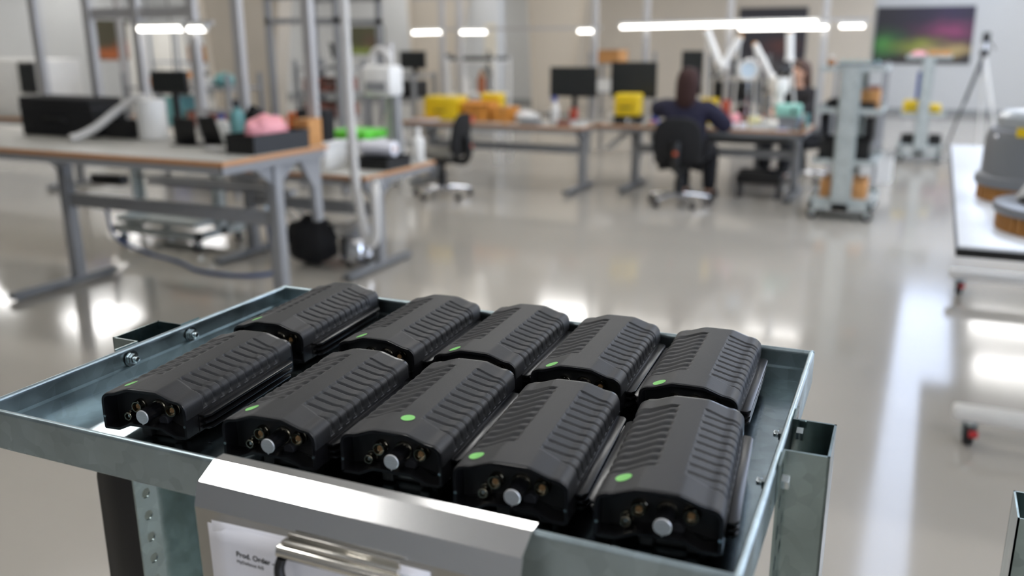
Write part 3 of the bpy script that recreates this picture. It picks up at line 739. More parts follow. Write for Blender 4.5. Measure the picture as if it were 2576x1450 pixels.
obj('roll_body', B().cyl((-.14, 0, .055), (.14, 0, .055), .055, seg=28, bev=.004), M_PAPER, t); obj('core', B().cyl((-.141, 0, .055), (.141, 0, .055), .018, seg=16), M_CARD, t)
bottle('white squeeze bottle at the edge of the lower bench', -3.56, 5.92, Z2, .045, .26, M_WHITEP, M_WHITEP)
carton('small red-orange carton beside the tote bag', -4.38, 5.52, Z2, .10, .10, .38, 0, M_ORANGE)
t = thing('fume_extractor', 'white fume extractor head on a slim column above the lower bench', 'extractor', (-3.76, 5.94, Z2))
obj('column', B().bx(-.03, .03, -.03, .03, 0, .50, .006), M_GREYSTEEL, t)
obj('foot_plate', B().bx(-.09, .09, -.09, .09, 0, .015, .004), M_GREYSTEEL, t)
hd = obj('head_housing', B().bx(-.24, .02, -.10, .10, .49, .72, .03), M_WHITEP, t); obj('grille', B().bx(-.20, -.02, -.106, -.10, .53, .60), M_GREYSTEEL, hd)
obj('arched_duct', B().tube(bez([(-.20, 0, .70), (-.19, 0, .80), (-.12, 0, .84), (-.05, 0, .78), (-.04, 0, .70)], 8), .028, 12), M_HOSE, t)
# hanging hose
t = thing('extraction_hose', 'long pale hose hanging from the ceiling and looping by the lower bench', 'hose', (-3.55, 5.02, 0))
hp = bez([(0, 0, 3.95), (0, 0, 3.0), (.005, 0, 2.0), (.01, 0, 1.2), (.03, -.01, .75), (.08, -.03, .45), (.13, -.05, .31), (.175, -.055, .29), (.205, -.05, .36), (.20, -.03, .60), (.16, .04, .68)], 14)
obj('hose_tube', B().tube(hp, [.031 + (.003 if i % 2 else 0) for i in range(len(hp))], 14), M_HOSE, t)
obj('end_collar', B().cyl((.17, .03, .655), (.14, .09, .69), .042, seg=18, bev=.004), M_GREYSTEEL, t)
obj('ceiling_collar', B().cyl((0, 0, 3.9), (0, 0, 4.0), .06, seg=18), M_GREYSTEEL, t)
# under the benches
blob('cloth_bag', 'big black bag slumped on the floor under the lower bench', 'bag', -4.12, 5.28, 0, (.20, .15, .18), M_BLACKF, seed=9)
t = thing('suction_unit', 'grey and chrome suction unit on the floor beside the black bag', 'machine', (-3.82, 5.42, 0))
obj('drum', B().lathe([(.11, .03), (.13, .04), (.13, .20), (.11, .23), (.04, .25)], seg=24), M_CHROME, t); obj('motor_head', B().lathe([(.12, .22), (.10, .30), (.05, .32)], seg=24), M_GREYSTEEL, t)
for a in range(4): obj('castor', B().cyl((.10 * math.cos(a * PI / 2), .10 * math.sin(a * PI / 2), 0), (.10 * math.cos(a * PI / 2), .10 * math.sin(a * PI / 2), .035), .018, seg=12), M_RUBBER, t)
t = thing('floor_hose', 'dark blue air hose curving across the floor under the tall bench', 'hose', (-4.6, 4.8, 0))
hp = [Vector(p) - Vector((-4.6, 4.8, 0)) for p in bez([(-5.75, 4.85, .42), (-5.72, 4.88, .15), (-5.50, 4.98, .018), (-5.05, 4.86, .014), (-4.72, 4.72, .014), (-4.36, 4.73, .014), (-4.20, 4.88, .014), (-4.30, 5.06, .03), (-4.36, 5.09, .18), (-4.38, 5.09, .40)], 10)]
obj('hose_tube', B().tube(hp, .014, 10), M_NAVYHOSE, t); obj('coupling', B().cyl(hp[-1], hp[-1] + Vector((0, 0, .06)), .018, seg=12), M_BOLT, t)
t = thing('cable_bundle', 'tangle of pale cables hanging under the lower bench', 'cable', (-4.05, 5.30, .2))
for k in range(4):
    hp = bez([(-.45 + .1 * k, .02 * k, .20), (-.25 + .08 * k, .03 * k - .05, .06 + .02 * k), (-.02, .02 * k, .10), (.18 + .04 * k, .02, .04 + .03 * k), (.36, .03 * k, .18)], 8); obj('cable', B().tube(hp, .010, 8), M_HOSE, t)

# ---- far left machine, shelf and goods
t = thing('test_machine', 'white test machine with a dark screen on the bench behind the tall one', 'machine', (-9.75, 7.30, .80))
obj('housing', B().bx(-.65, .65, -.28, .30, 0, .64, .03), M_WHITEP, t)
sc = obj('screen_bezel', B().bx(.33, .60, -.30, -.275, .27, .61, .01), M_BLACKP, t); obj('screen', B().bx(.355, .575, -.303, -.299, .30, .58), M_SCREEN, sc)
obj('access_door', B().bx(-.55, .25, -.29, -.275, .06, .58, .006), M_WHITEP, t); obj('foot', B().bx(-.6, .6, -.25, .27, -.0, .02), M_DKSTEEL, t)
carton('small blue carton beside the white test machine', -8.72, 7.15, .80, .20, .18, .16, 0, M_BLUE)
def rack(label, x0, x1, y0, y1, levels, top, m=None):
    m = m or M_GREYSTEEL
    t = thing('shelf_rack', label, 'shelf', ((x0 + x1) / 2, (y0 + y1) / 2, 0))
    for x in (x0, x1):
        for y in (y0, y1): part(t, 'upright', B().bx(x - .02, x + .02, y - .02, y + .02, 0, top), m)
    for z in levels: part(t, 'shelf_board', B().bx(x0 - .01, x1 + .01, y0 - .01, y1 + .01, z - .025, z, .003), m)
    return t
rack('grey shelf rack with orange cartons behind the tall bench frame', -8.12, -6.65, 7.30, 7.80, (.35, .75, 1.15), 1.3)
carton('wide orange carton on the grey shelf rack', -7.68, 7.52, 1.15, .30, .30, .10, 0, mat('orange_carton', 'd08a3c', 0.7))
carton('taller orange carton with a pale top on the shelf rack', -7.42, 7.52, 1.15, .16, .24, .15, 0, mat('pale_orange_carton', 'c98438', 0.7))
carton('flat white carton on the grey shelf rack', -7.12, 7.52, 1.15, .26, .28, .10, 0, M_WHITEP)
blob('cleaning_cloth', 'crumpled teal cloth at the end of the shelf rack', 'cloth', -6.87, 7.50, 1.15, (.10, .10, .075), M_TEAL, seed=11)
open_bin('teal parts bin on the middle rack shelf', -7.50, 7.50, .75, .22, .36, .30, M_TEAL, name='parts_bin', cat='bin')
open_bin('dark parts bin on the middle rack shelf', -7.85, 7.50, .75, .28, .36, .26, M_BLACKP, name='parts_bin', cat='bin')
open_bin('brown parts bin on the middle rack shelf', -7.10, 7.50, .75, .34, .36, .16, M_BROWNPART, name='parts_bin', cat='bin')
rack('parts rack with reddish component trays behind the lower bench', -6.52, -5.95, 8.25, 8.75, (.45, .80, 1.08, 1.34), 1.42)
for k, (x, z, h, lab) in enumerate([(-6.24, 1.08, .14, 'reddish brown component tray on the upper rack shelf'), (-6.24, .80, .14, 'reddish brown component tray on the lower rack shelf')]):
    open_bin(lab, x, 8.50, z, .46, .40, h, M_BROWNPART, group='component trays in the parts rack')
t = thing('tool_coil', 'black cable ring hung on the parts rack front', 'cable', (-6.05, 8.215, 1.08)); obj('ring', B().tube([(.16 * math.cos(a), 0, .11 * math.sin(a)) for a in [2 * PI * i / 28 for i in range(28)]], .016, 8, True), M_BLACKP, t); obj('hook', B().bx(-.01, .01, -.01, .02, .08, .12), M_GREYSTEEL, t)
def microscope(label, x, y, z, s=1.0, rz=0, m=None):
    m = m or M_WHITEP
    t = thing('microscope', label, 'microscope', (x, y, z), rz)
    obj('base', B().bx(-.12 * s, .12 * s, -.14 * s, .12 * s, 0, .035 * s, .01), m, t)
    obj('pillar', B().cyl((0, .08 * s, .03 * s), (0, .08 * s, .42 * s), .018 * s), M_CHROME, t)
    obj('focus_arm', B().box((0, .03 * s, .30 * s), (.06 * s, .14 * s, .07 * s), None, .01), m, t); obj('focus_knob', B().cyl((-.07 * s, .05 * s, .30 * s), (.07 * s, .05 * s, .30 * s), .024 * s), M_BLACKP, t)
    hd = obj('optic_head', B().bx(-.06 * s, .06 * s, -.11 * s, .02 * s, .27 * s, .40 * s, .02), m, t)
    for sx in (-.033, .033): obj('eyepiece', B().cyl((sx * s, -.06 * s, .38 * s), (sx * s, -.15 * s, .47 * s), .018 * s, .022 * s, seg=16), M_BLACKP, hd)
    obj('objective', B().lathe([(.045 * s, 0), (.05 * s, .05 * s), (.05 * s, .11 * s)], (0, -.045 * s, .17 * s)), m, t)
    return t
microscope('dark bench microscope on top of the parts rack', -6.15, 8.50, 1.34, .55, 0, M_BLACKP)
rack('equipment rack with a black monitor behind the beige column foot', -6.35, -5.72, 9.45, 9.95, (.40, .95, 1.22), 1.24)
monitor('black monitor on top of the equipment rack', -5.85, 9.65, 1.22, .36, 1.29, 1.50)
t = thing('bench_instrument', 'dark measuring instrument with round dials in the equipment rack', 'instrument', (-6.02, 9.62, .95)); obj('case', B().bx(-.28, .28, -.18, .2, 0, .20, .008), M_BLACKP, t)
for k in (-.15, .02): obj('dial', B().cyl((k, -.18, .11), (k, -.195, .11), .045, seg=20), M_GREYSTEEL, t)
t = thing('profile_frame', 'tall light grey aluminium profile frame around the parts rack', 'frame', (-6.24, 8.46, 0))
for x in (-.45, .45):
    for y in (-.40, .40): obj('upright', B().bx(x - .03, x + .03, y - .03, y + .03, 0, 2.6), M_GREYSTEEL, t)
for z in (1.80, 2.05, 2.5):
    for y in (-.40, .40): obj('cross_rail', B().bx(-.48, .48, y - .03, y + .03, z, z + .06), M_GREYSTEEL, t)
blob('cloth_bag', 'white plastic bag full of parts by the long bench end', 'bag', -5.62, 8.78, .0, (.15, .13, .42), M_WHITEP, seed=14)

# ---- goods on the long bench
hard_case('yellow hard case standing behind the empty office chair', -5.25, 9.40, Z2, .44, .30, .27)
carton('orange open carton in the middle of the long bench', -4.80, 9.42, Z2, .32, .26, .22, 0, mat('orange_board', 'd99440', 0.7), opened=True)
carton('lower orange carton beside the open one', -4.48, 9.42, Z2, .26, .24, .16, .15, mat('amber_board', 'cf8a38', 0.7))
hard_case('small yellow case behind the orange open carton', -4.78, 9.70, Z2, .26, .16, .30)
open_bin('small coral red dish at the long bench edge', -4.83, 9.14, Z2, .12, .10, .07, mat('coral_plastic', 'e8745c', 0.5))
blob('plastic_bag', 'crumpled white plastic bag on the long bench', 'bag', -4.16, 9.30, Z2, (.14, .10, .065), M_WHITEP, seed=21, band=M_PINK)
bottle('white spray bottle with blue head beside the grey monitor', -3.80, 9.26, Z2, .042, .30, M_WHITEP, M_BLUE, spray=True)
monitor('wide grey-screened monitor on the long bench', -3.72, 9.58, Z2, .56, 1.00, 1.33)
carton('small dark red box below the grey monitor', -3.62, 9.36, Z2, .07, .07, .17, 0, M_RED)
open_bin('white parts dish below the grey monitor', -3.52, 9.20, Z2, .18, .12, .06, M_WHITEP)
t = thing('tape_roll', 'pale tape roll lying beside the plastic bag', 'tape', (-4.36, 9.16, Z2)); obj('tape_ring', B().ringprism([(.05 * math.cos(a), .05 * math.sin(a)) for a in [2*PI*i/24 for i in range(24)]], [(.03 * math.cos(a), .03 * math.sin(a)) for a in [2*PI*i/24 for i in range(24)]], 'z', 0, .03), M_CARD, t)
t = thing('paper_stack', 'stack of white papers on the long bench under the yellow case latch', 'paper', (-5.40, 9.14, Z2)); obj('sheets', B().bx(-.15, .15, -.10, .10, 0, .03, .002), M_PAPER, t); obj('cover_sheet', B().box((.01, 0, .0315), (.30, .20, .001), (0, 0, .08)), M_CARD, t)
# shelf behind the long bench with round brown container
rack('white shelf with a brown canister behind the long bench', -6.02, -5.32, 10.85, 11.30, (.50, .93, 1.36), 1.40, M_WHITEP)
bottle('brown canister on the white shelf', -5.58, 10.98, .93, .06, .30, mat('brown_canister', '9c5a34', 0.5), M_CARD)
bottle('white jug on the white shelf', -5.84, 10.98, .93, .07, .26, M_WHITEP, M_WHITEP)
t = thing('drawing_board', 'dark grey lying board on top of the white shelf', 'board', (-5.67, 11.07, 1.36)); obj('board_panel', B().bx(-.40, .36, -.2, .2, 0, .05, .005), M_BLACKP, t); obj('clamp', B().bx(-.4, -.3, -.23, -.19, 0, .09, .004), M_DKSTEEL, t)
# ---- tall white stand behind
t = thing('display_stand', 'white tall pillar stand with hanging samples behind the long bench', 'stand', (-7.1, 14.2, 0)); obj('pillar', B().bx(-.28, .28, -.12, .12, 0, 2.6, .01), M_WALL, t); obj('sample_board', B().bx(.02, .24, -.135, -.12, 1.0, 1.9), mat('pale_board', 'd8d2c2', 0.6), t)
for k, z in enumerate((.95, 1.25)): obj('hook_tool', B().tube(bez([(.0 + .1 * k, -.14, z + .2), (.12, -.16, z + .1), (.1, -.16, z - .1), (.2, -.15, z - .2)], 6), .03, 8), M_DKSTEEL, t)

# ---- goods on the person's bench
t = thing('black_stand', 'low black riser under the tall yellow case', 'stand', (-3.07, 9.62, Z2)); obj('top_plate', B().bx(-.14, .14, -.12, .12, .07, .09, .003), M_BLACKP, t)
for sx in (-.12, .12): obj('side_leg', B().bx(sx - .01, sx + .01, -.12, .12, 0, .072), M_BLACKP, t)
hard_case('yellow hard case on a black riser beside the seated person', -3.07, 9.62, Z2 + .09, .27, .22, .24)
monitor('black monitor behind the yellow case and the seated person', -3.14, 9.98, Z2, .54, .98, 1.38)
monitor('tall dark monitor on edge behind the head of the person in navy', -2.50, 10.08, Z2, .24, 1.02, 1.50)
def arm_lamp(label, base, elbow, tip, r=.030):
    t = thing('arm_lamp', label, 'lamp', base); b0 = Vector(base)
    obj('clamp', B().bx(-.03, .03, -.03, .03, 0, .06, .006), M_BLACKP, t)
    e = Vector(elbow) - b0; q = Vector(tip) - b0
    obj('lower_arm', B().tube([(0, 0, .05), e], .012, 8), M_WHITEP, t); obj('elbow_joint', B().ell(e, (.03, .03, .03)), mat('amber_joint', 'c98a2a', 0.5), t)
    obj('upper_arm', B().tube([e, q], r, 12), M_WHITEP, t)
    d = (q - e).normalized(); obj('lamp_head', B().cyl(q - d * .02, q + d * .05, .035, .055, seg=18), M_WHITEP, t)
    return t
arm_lamp('white arm lamp slanting down behind the seated person', (-2.32, 10.16, Z2), (-2.36, 10.08, 1.72), (-2.16, 10.0, 1.32), .042)
arm_lamp('short white arm lamp crossing behind the slanting one', (-2.04, 10.16, Z2), (-1.98, 10.05, 1.64), (-2.12, 9.98, 1.38), .036)
arm_lamp('white arm lamp reaching towards the microscope', (-1.80, 10.16, Z2), (-1.82, 10.05, 1.56), (-1.62, 9.98, 1.24), .034)
arm_lamp('white arm lamp hanging straight down above the microscope', (-1.36, 10.16, Z2), (-1.46, 10.0, 1.68), (-1.44, 9.96, 1.45), .042)
t = thing('round_magnifier', 'round pale magnifier lamp beside the microscope', 'lamp', (-1.86, 10.00, Z2)); obj('lens_ring', B().tube([(.10 * math.cos(a), 0, .58 + .10 * math.sin(a)) for a in [2*PI*i/28 for i in range(28)]], .02, 8, True), M_WHITEP, t); obj('lens', B().cyl((0, -.006, .58), (0, .006, .58), .095, seg=24), mat('pale_lens', 'cfe2f0', 0.1), t); obj('stalk', B().tube([(0, 0, .0), (0, .02, .25), (0, 0, .48)], .012, 8), M_CHROME, t); obj('base', B().cyl((0, 0, 0), (0, 0, .02), .08, seg=24), M_WHITEP, t)
microscope('big cream stereo microscope on the bench of the seated person', -1.56, 9.95, Z2, 1.28, .75, mat('cream_enamel', 'e6e2d8', 0.35))
t = thing('soldering_station', 'mint green rounded station in front of the microscope', 'device', (-1.36, 9.62, Z2)); obj('housing', B().bx(-.13, .13, -.08, .08, .13, .26, .03), M_MINT, t); obj('pedestal', B().bx(-.09, .09, -.06, .06, 0, .135, .008), M_GREYSTEEL, t); obj('dial', B().cyl((.06, -.08, .19), (.06, -.095, .19), .022), M_BLACKP, t)
blob('foam_piece', 'pink foam piece on the bench beside the microscope', 'foam', -1.90, 9.62, Z2, (.065, .06, .075), M_PINK, seed=31)
open_bin('coral dish at the bench edge near the elbow of the person in navy', -2.00, 9.53, Z2, .16, .09, .06, MATS['coral_plastic'])
carton('small red box behind the coral dish', -2.06, 9.90, Z2, .08, .08, .26, 0, M_RED)
carton('small yellow box behind the shoulder of the person in navy', -2.24, 9.92, Z2, .16, .12, .28, 0, M_YELLOW)
bottle('short cream jar on the bench beside the pink foam', -1.72, 9.70, Z2, .06, .15, mat('cream_jar', 'd9d3a0', 0.5), M_WHITEP)
open_bin('white round-cornered dish in front of the microscope', -1.62, 9.55, Z2, .20, .09, .05, M_WHITEP)
bottle('pale blue bottle beside the mint green station', -1.24, 9.66, Z2, .035, .16, mat('pale_blue_plastic', 'b9cfe0', 0.3), M_WHITEP)
carton('small teal box at the bench end by the trolley', -1.23, 9.86, Z2, .08, .08, .14, 0, M_TEAL)
t = thing('tool_tray', 'shallow tray of hand tools between the riser case and the person in navy', 'tray', (-2.72, 9.66, Z2)); obj('tray_plate', B().bx(-.14, .14, -.10, .10, 0, .015, .003), M_DKSTEEL, t)
for k in range(3): obj('tool', B().cyl((-.1 + .07 * k, -.08, .025), (-.07 + .07 * k, .08, .025), .010, seg=10), (M_ORANGE, M_BLUE, M_CHROME)[k], t)
t = thing('footrest', 'black metal footrest on the floor under the person\'s bench', 'footrest', (-1.60, 9.62, 0)); obj('tread', B().box((0, 0, .22), (.46, .26, .10), (.18, 0, 0), .01), M_BLACKP, t)
for sx in (-.20, .20): obj('side_frame', B().prism([(-.14, 0), (.14, 0), (.10, .25), (-.10, .20)], 'x', sx - .012, sx + .012), M_BLACKP, t)

# ---- office chairs
def chair(label, x, y, rz, seat_m=None, knob=True):
    """faces +y before turning"""
    t = thing('office_chair', label, 'chair', (x, y, 0), rz, 'office chairs at the benches')
    obj('seat', B().bx(-.24, .24, -.20, .26, .43, .51, .035, 3), seat_m or M_BLACKF, t)
    rows = []
    bk = B(); n = 18; poly = []
    for k in range(36):
        a = 2 * PI * k / 36; c, s = math.cos(a), math.sin(a); poly.append((.245 * math.copysign(abs(c) ** .6, c) * (1 - .10 * s), .665 + .225 * math.copysign(abs(s) ** .7, s)))
    bk.prism(poly, 'y', -.275, -.215, .018)
    for v in bk.bm.verts: v.co.y += .35 * v.co.x ** 2 - (v.co.z - .7) * .12
    obj('backrest', bk, M_BLACKF, t, ang=60)
    obj('back_stem', B().tube(bez([(0, -.10, .40), (0, -.26, .39), (0, -.31, .50), (0, -.29, .66)], 6), .042, 10), M_BLACKP, t)
    obj('tilt_mechanism', B().bx(-.10, .10, -.12, .12, .36, .435, .02), M_BLACKP, t)
    obj('lever', B().tube([(.08, .05, .40), (.26, .05, .41)], .008, 8), M_BLACKP, t)
    obj('gas_column', B().cyl((0, 0, .10), (0, 0, .37), .036, seg=18).cyl((0, 0, .08), (0, 0, .26), .048, seg=18), M_BLACKP, t)
    k = obj('tension_knob', B().cyl((0, -.285 - .03, .55), (0, -.35, .55), .022, seg=16), mat('orange_knob', 'c4552a', 0.5), t)
    obj('hub', B().cyl((0, 0, .07), (0, 0, .13), .045, seg=18), M_CHROME, t)
    for i in range(5):
        a = 2 * PI * i / 5 + .3; c, s = math.cos(a), math.sin(a)
        obj('base_arm', B().tube([(c * .03, s * .03, .105), (c * .16, s * .16, .098), (c * .31, s * .31, .075)], [.026, .022, .015], 10), M_CHROME, t)
        w_ = obj('castor', B().cyl((c * .31 - s * .022, s * .31 + c * .022, .028), (c * .31 - s * .006, s * .31 + c * .006, .028), .028, seg=16).cyl((c * .31 + s * .006, s * .31 - c * .006, .028), (c * .31 + s * .022, s * .31 - c * .022, .028), .028, seg=16).cyl((c * .31, s * .31, .03), (c * .31, s * .31, .08), .009, seg=8), M_RUBBER, t)
    return t
chair('empty black office chair with a grey seat at the long bench', -4.72, 8.32, PI / 2 + .15, mat('grey_seat_fabric', '6d6a62', 0.85, 0, bump=.2, bscale=300))
chair('black office chair carrying the person in navy', -2.27, 8.86, .10)
chair('black office chair of the person behind the microscope', -1.36, 11.02, PI - .55)

# ---- people
def skin_mesh(verts, edges, radii, root, name, gain=1.0, sub=2):
    me = bpy.data.meshes.new(name); me.from_pydata([Vector(v) for v in verts], edges, []); o = bpy.data.objects.new('tmp_' + name, me); COL.objects.link(o)
    md = o.modifiers.new('s', 'SKIN'); md.use_smooth_shade = True; md.branch_smoothing = .6
    sl = me.skin_vertices[0].data
    for i, r in enumerate(radii): r = r if isinstance(r, tuple) else (r, r); sl[i].radius = (r[0] * gain, r[1] * gain); sl[i].use_root = (i == root)
    m2 = o.modifiers.new('u', 'SUBSURF'); m2.levels = sub; m2.render_levels = sub
    dg = bpy.context.evaluated_depsgraph_get(); out = bpy.data.meshes.new_from_object(o.evaluated_get(dg)); bpy.data.objects.remove(o)
    for p in out.polygons: p.use_smooth = True
    return out
M_SKIN = mat('skin', 'c79a80', 0.5, 0, var=0.05, scale=20)
def person(label, loc, rz, lean, arms, hair_m, top_m, trouser_m, headphones=True):
    """seated, faces +y; arms = ((elbow, wrist), (elbow, wrist)) left then right, local coordinates"""
    t = thing('person', label, 'person', loc, rz)
    V = [(0, 0, .56), (0, .02 + lean * .3, .74), (0, .03 + lean * .7, .92), (0, .03 + lean, 1.06), (0, .035 + lean, 1.13), (0, .055 + lean, 1.22), (0, .05 + lean, 1.32)]
    Rr = [(.15, .12), (.135, .105), (.15, .10), (.06, .055), (.047, .05), (.075, .088), (.058, .068)]
    E = [(i, i + 1) for i in range(6)]
    hands = []
    for s, (el, wr) in ((-1, arms[0]), (1, arms[1])):
        a = len(V); V += [(s * .19, .03 + lean * .9, .985), el, wr]; Rr += [.062, .043, .030]; E += [(2, a), (a, a + 1), (a + 1, a + 2)]
        d = (Vector(wr) - Vector(el)).normalized(); side = Vector((0, 0, 1)).cross(d).normalized() * -s; pl = Vector(wr) + d * .075
        pi_ = len(V); V.append(tuple(pl)); Rr.append((.034, .016)); E.append((a + 2, pi_))
        for k, (off_, ln) in enumerate(((-.026, .060), (-.009, .072), (.009, .068), (.026, .052))):
            f0 = pl + side * off_ + d * .02; f1 = f0 + d * ln * .5 + Vector((0, 0, -.008)); f2 = f1 + d * ln * .5 + Vector((0, 0, -.022))
            q = len(V); V += [tuple(f0), tuple(f1), tuple(f2)]; Rr += [.009, .0085, .0075]; E += [(pi_, q), (q, q + 1), (q + 1, q + 2)]
        th0 = Vector(wr) + d * .035 - side * .035; th1 = th0 + d * .035 - side * .018; q = len(V); V += [tuple(th0), tuple(th1)]; Rr += [.011, .009]; E += [(a + 2, q), (q, q + 1)]
    for s in (-1, 1):
        a = len(V); V += [(s * .10, .04, .53), (s * .15, .44, .55), (s * .14, .48, .12), (s * .14, .50, .05), (s * .15, .62, .035)]; Rr += [.095, .065, .042, .045, .03]
        E += [(0, a), (a, a + 1), (a + 1, a + 2), (a + 2, a + 3), (a + 3, a + 4)]
    body = obj('body', skin_mesh(V, E, Rr, 0, 'body', 1.15), M_SKIN, t)
    for s in (-1, 1):
        obj('eye', B().ell((s * .031, .128 + lean, 1.236), (.012, .009, .007), 12, 8), mat('eye', '3a2c26', 0.2), body); obj('ear', B().ell((s * .080, .045 + lean, 1.222), (.010, .022, .032), 12, 8), M_SKIN, body)
    obj('nose', B().ell((0, .143 + lean, 1.205), (.013, .018, .024), 12, 8), M_SKIN, body)
    obj('mouth', B().ell((0, .132 + lean, 1.168), (.024, .008, .006), 12, 6), mat('lips', 'a8625a', 0.5), body)
    # sweater
    V2 = [(0, 0, .55), (0, .02 + lean * .3, .74), (0, .03 + lean * .7, .92), (0, .03 + lean, 1.055)]; R2 = [(.20, .15), (.20, .14), (.225, .14), (.085, .075)]; E2 = [(0, 1), (1, 2), (2, 3)]
    for s, (el, wr) in ((-1, arms[0]), (1, arms[1])):
        a = len(V2); V2 += [(s * .20, .03 + lean * .9, .985), el, tuple(Vector(wr) - (Vector(wr) - Vector(el)).normalized() * .02)]; R2 += [.095, .070, .048]; E2 += [(2, a), (a, a + 1), (a + 1, a + 2)]
    obj('sweater', skin_mesh(V2, E2, R2, 0, 'sweater', 1.3), top_m, t)
    V3 = [(0, 0, .56)]; R3 = [(.17, .14)]; E3 = []
    for s in (-1, 1):
        a = len(V3); V3 += [(s * .10, .05, .535), (s * .15, .45, .555), (s * .14, .50, .07)]; R3 += [.110, .082, .062]; E3 += [(0, a), (a, a + 1), (a + 1, a + 2)]
        obj('shoe', B().ell((s * .145, .58, .048), (.062, .165, .056), 16, 10), M_BLACKP, t)
    obj('trousers', skin_mesh(V3, E3, R3, 0, 'trousers', 1.2), trouser_m, t)
    h = B(); rings = []
    for z, rx, yb, yf in ((1.368, .012, -.005, .035), (1.36, .055, -.045, .085), (1.335, .088, -.082, .118), (1.30, .106, -.102, .128), (1.26, .112, -.110, .118), (1.21, .113, -.112, .075), (1.15, .112, -.114, .045), (1.09, .108, -.116, .02), (1.03, .098, -.112, -.005), (.98, .075, -.100, -.03), (.955, .03, -.085, -.05)):
        rings.append([(rx * math.cos(2 * PI * k / 28) * (1 + .02 * math.sin(5 * k)), (yb + yf) / 2 + lean + (yf - yb) / 2 * math.sin(2 * PI * k / 28), z) for k in range(29)])
    h.grid(rings); bmesh.ops.remove_doubles(h.bm, verts=h.bm.verts, dist=.0005)
    h.bm.faces.new([v for v in sorted((v for v in h.bm.verts if v.co.z > 1.365), key=lambda v: math.atan2(v.co.y - lean - .015, v.co.x))]); h.bm.faces.new([v for v in sorted((v for v in h.bm.verts if v.co.z < .96), key=lambda v: math.atan2(v.co.y - lean + .0675, v.co.x))])
    bmesh.ops.recalc_face_normals(h.bm, faces=h.bm.faces)
    obj('hair', h, hair_m, t)
    if headphones:
        hp = obj('headband', B().tube([(.108 * math.cos(a), .02 + lean, 1.25 + .118 * math.sin(a)) for a in [PI * i / 16 for i in range(17)]], .009, 8), mat('dark_headband', '2a2a2e', 0.4), t)
        for s in (-1, 1): obj('ear_cup', B().cyl((s * .088, .03 + lean, 1.22), (s * .122, .03 + lean, 1.22), .040, seg=20, bev=.008), M_BLACKP, hp)
    return t
M_NAVY = mat('navy_knit', '1b1a30', 0.9, 0, var=0.12, scale=30, bump=.2, bscale=400)
person('person in a navy sweater with dark brown hair seated working at the bench', (-2.25, 8.90, -.015), -.05, .04, (((-.38, .20, .93), (-.26, .42, 1.00)), ((.40, .08, .80), (.24, .46, .80))), mat('dark_brown_hair', '331a15', 0.85, 0, var=.2, scale=60), M_NAVY, mat('black_trousers', '17171b', 0.85))
person('person in dark clothes leaning over the microscope from behind the bench', (-1.36, 10.98, .03), PI - .55, .13, (((-.30, .22, .84), (-.16, .40, .80)), ((.30, .22, .84), (.16, .40, .80))), mat('brown_hair', '4a3226', 0.6, 0, var=.2, scale=60), mat('charcoal_knit', '2c2a2c', 0.9), MATS['black_trousers'], False)

# ---- tall trolleys
E_ = galv_trolley('tall galvanised trolley with four shelves at the end of the person\'s bench', 1.385, (-.98, 8.62, 0), PI / 2, [1.385, 1.02, .56, .205], .15, .045, False, gm=M_GALV3, pm=M_GALV3)
carton('low brown carton on the bottom shelf of the tall trolley', -.70, 8.95, .163, .40, .45, .18)
open_bin('deep black bin on the middle shelf of the tall trolley', -.72, 8.98, .518, .44, .50, .20, M_BLACKP, name='parts_bin', cat='bin')
open_bin('black tray on the upper shelf of the tall trolley', -.70, 9.0, .978, .42, .50, .09, M_BLACKP)
carton('orange-brown carton on the upper shelf of the tall trolley', -.56, 8.98, .99, .18, .3, .17)
t = thing('circuit_rack', 'dark card rack lying on top of the tall trolley', 'rack', (-.66, 9.05, 1.343)); obj('frame', B().bx(-.20, .20, -.16, .16, 0, .06, .006), M_DKSTEEL, t)
for k in range(6): obj('card', B().bx(-.16 + k * .06, -.155 + k * .06, -.14, .14, .02, .085), M_TEAL, t)
bottle('small amber bottle on top of the tall trolley', -.90, 8.80, 1.343, .035, .13, mat('amber_glass', '8a5a2a', 0.2), M_WHITEP)
F_ = galv_trolley('galvanised trolley further away in front of the aurora picture', 1.40, (-.42, 13.22, 0), PI / 2, [1.40, .66, .24], .12, .045, False, gm=M_GALV3, pm=M_GALV3)
hard_case('yellow hard case on the far trolley', -.29, 13.55, .617, .22, .3, .19)
hard_case('small yellow case near the far trolley post', -.02, 13.62, .617, .18, .24, .14)
carton('brown carton on top of the far trolley', -.02, 13.60, 1.357, .26, .3, .10)
blob('bubble_wrap', 'pink and grey wrap heap on top of the far trolley', 'packaging', -.28, 13.50, 1.357, (.10, .12, .05), M_PINK, seed=41)
open_bin('black bin on the bottom of the far trolley beside its post', -.30, 13.45, .197, .16, .24, .16, M_BLACKP, name='parts_bin', cat='bin')
open_bin('black bin on the bottom of the far trolley at its aisle side', .04, 13.45, .197, .16, .24, .16, M_BLACKP, name='parts_bin', cat='bin')
carton('dark blue box hanging side by side on the far trolley shelf', -.20, 13.95, .617, .14, .16, .55, 0, M_BLUE)
galv_trolley('low galvanised trolley under and behind the tall bench', .75, (-6.05, 5.75, 0), 0, [.75, .24], .084, .045, False, gm=M_GALV3, pm=M_GALV3)
galv_trolley('galvanised trolley with an open post top in front of the white table', 1.0, (.205, 1.57, 0), 0, [.50], .084, .045, True)
open_bin('pale parts bin standing between the tall and the far trolley', -.55, 11.4, 0, .34, .5, .30, M_WHITEP, name='parts_bin', cat='bin')
rack('grey rack with black goods between the trolleys', -1.05, -.55, 10.9, 11.6, (.45, .95), 1.36)
open_bin('black bin in the grey rack between the trolleys', -.80, 11.2, .45, .40, .5, .28, M_BLACKP, name='parts_bin', cat='bin')
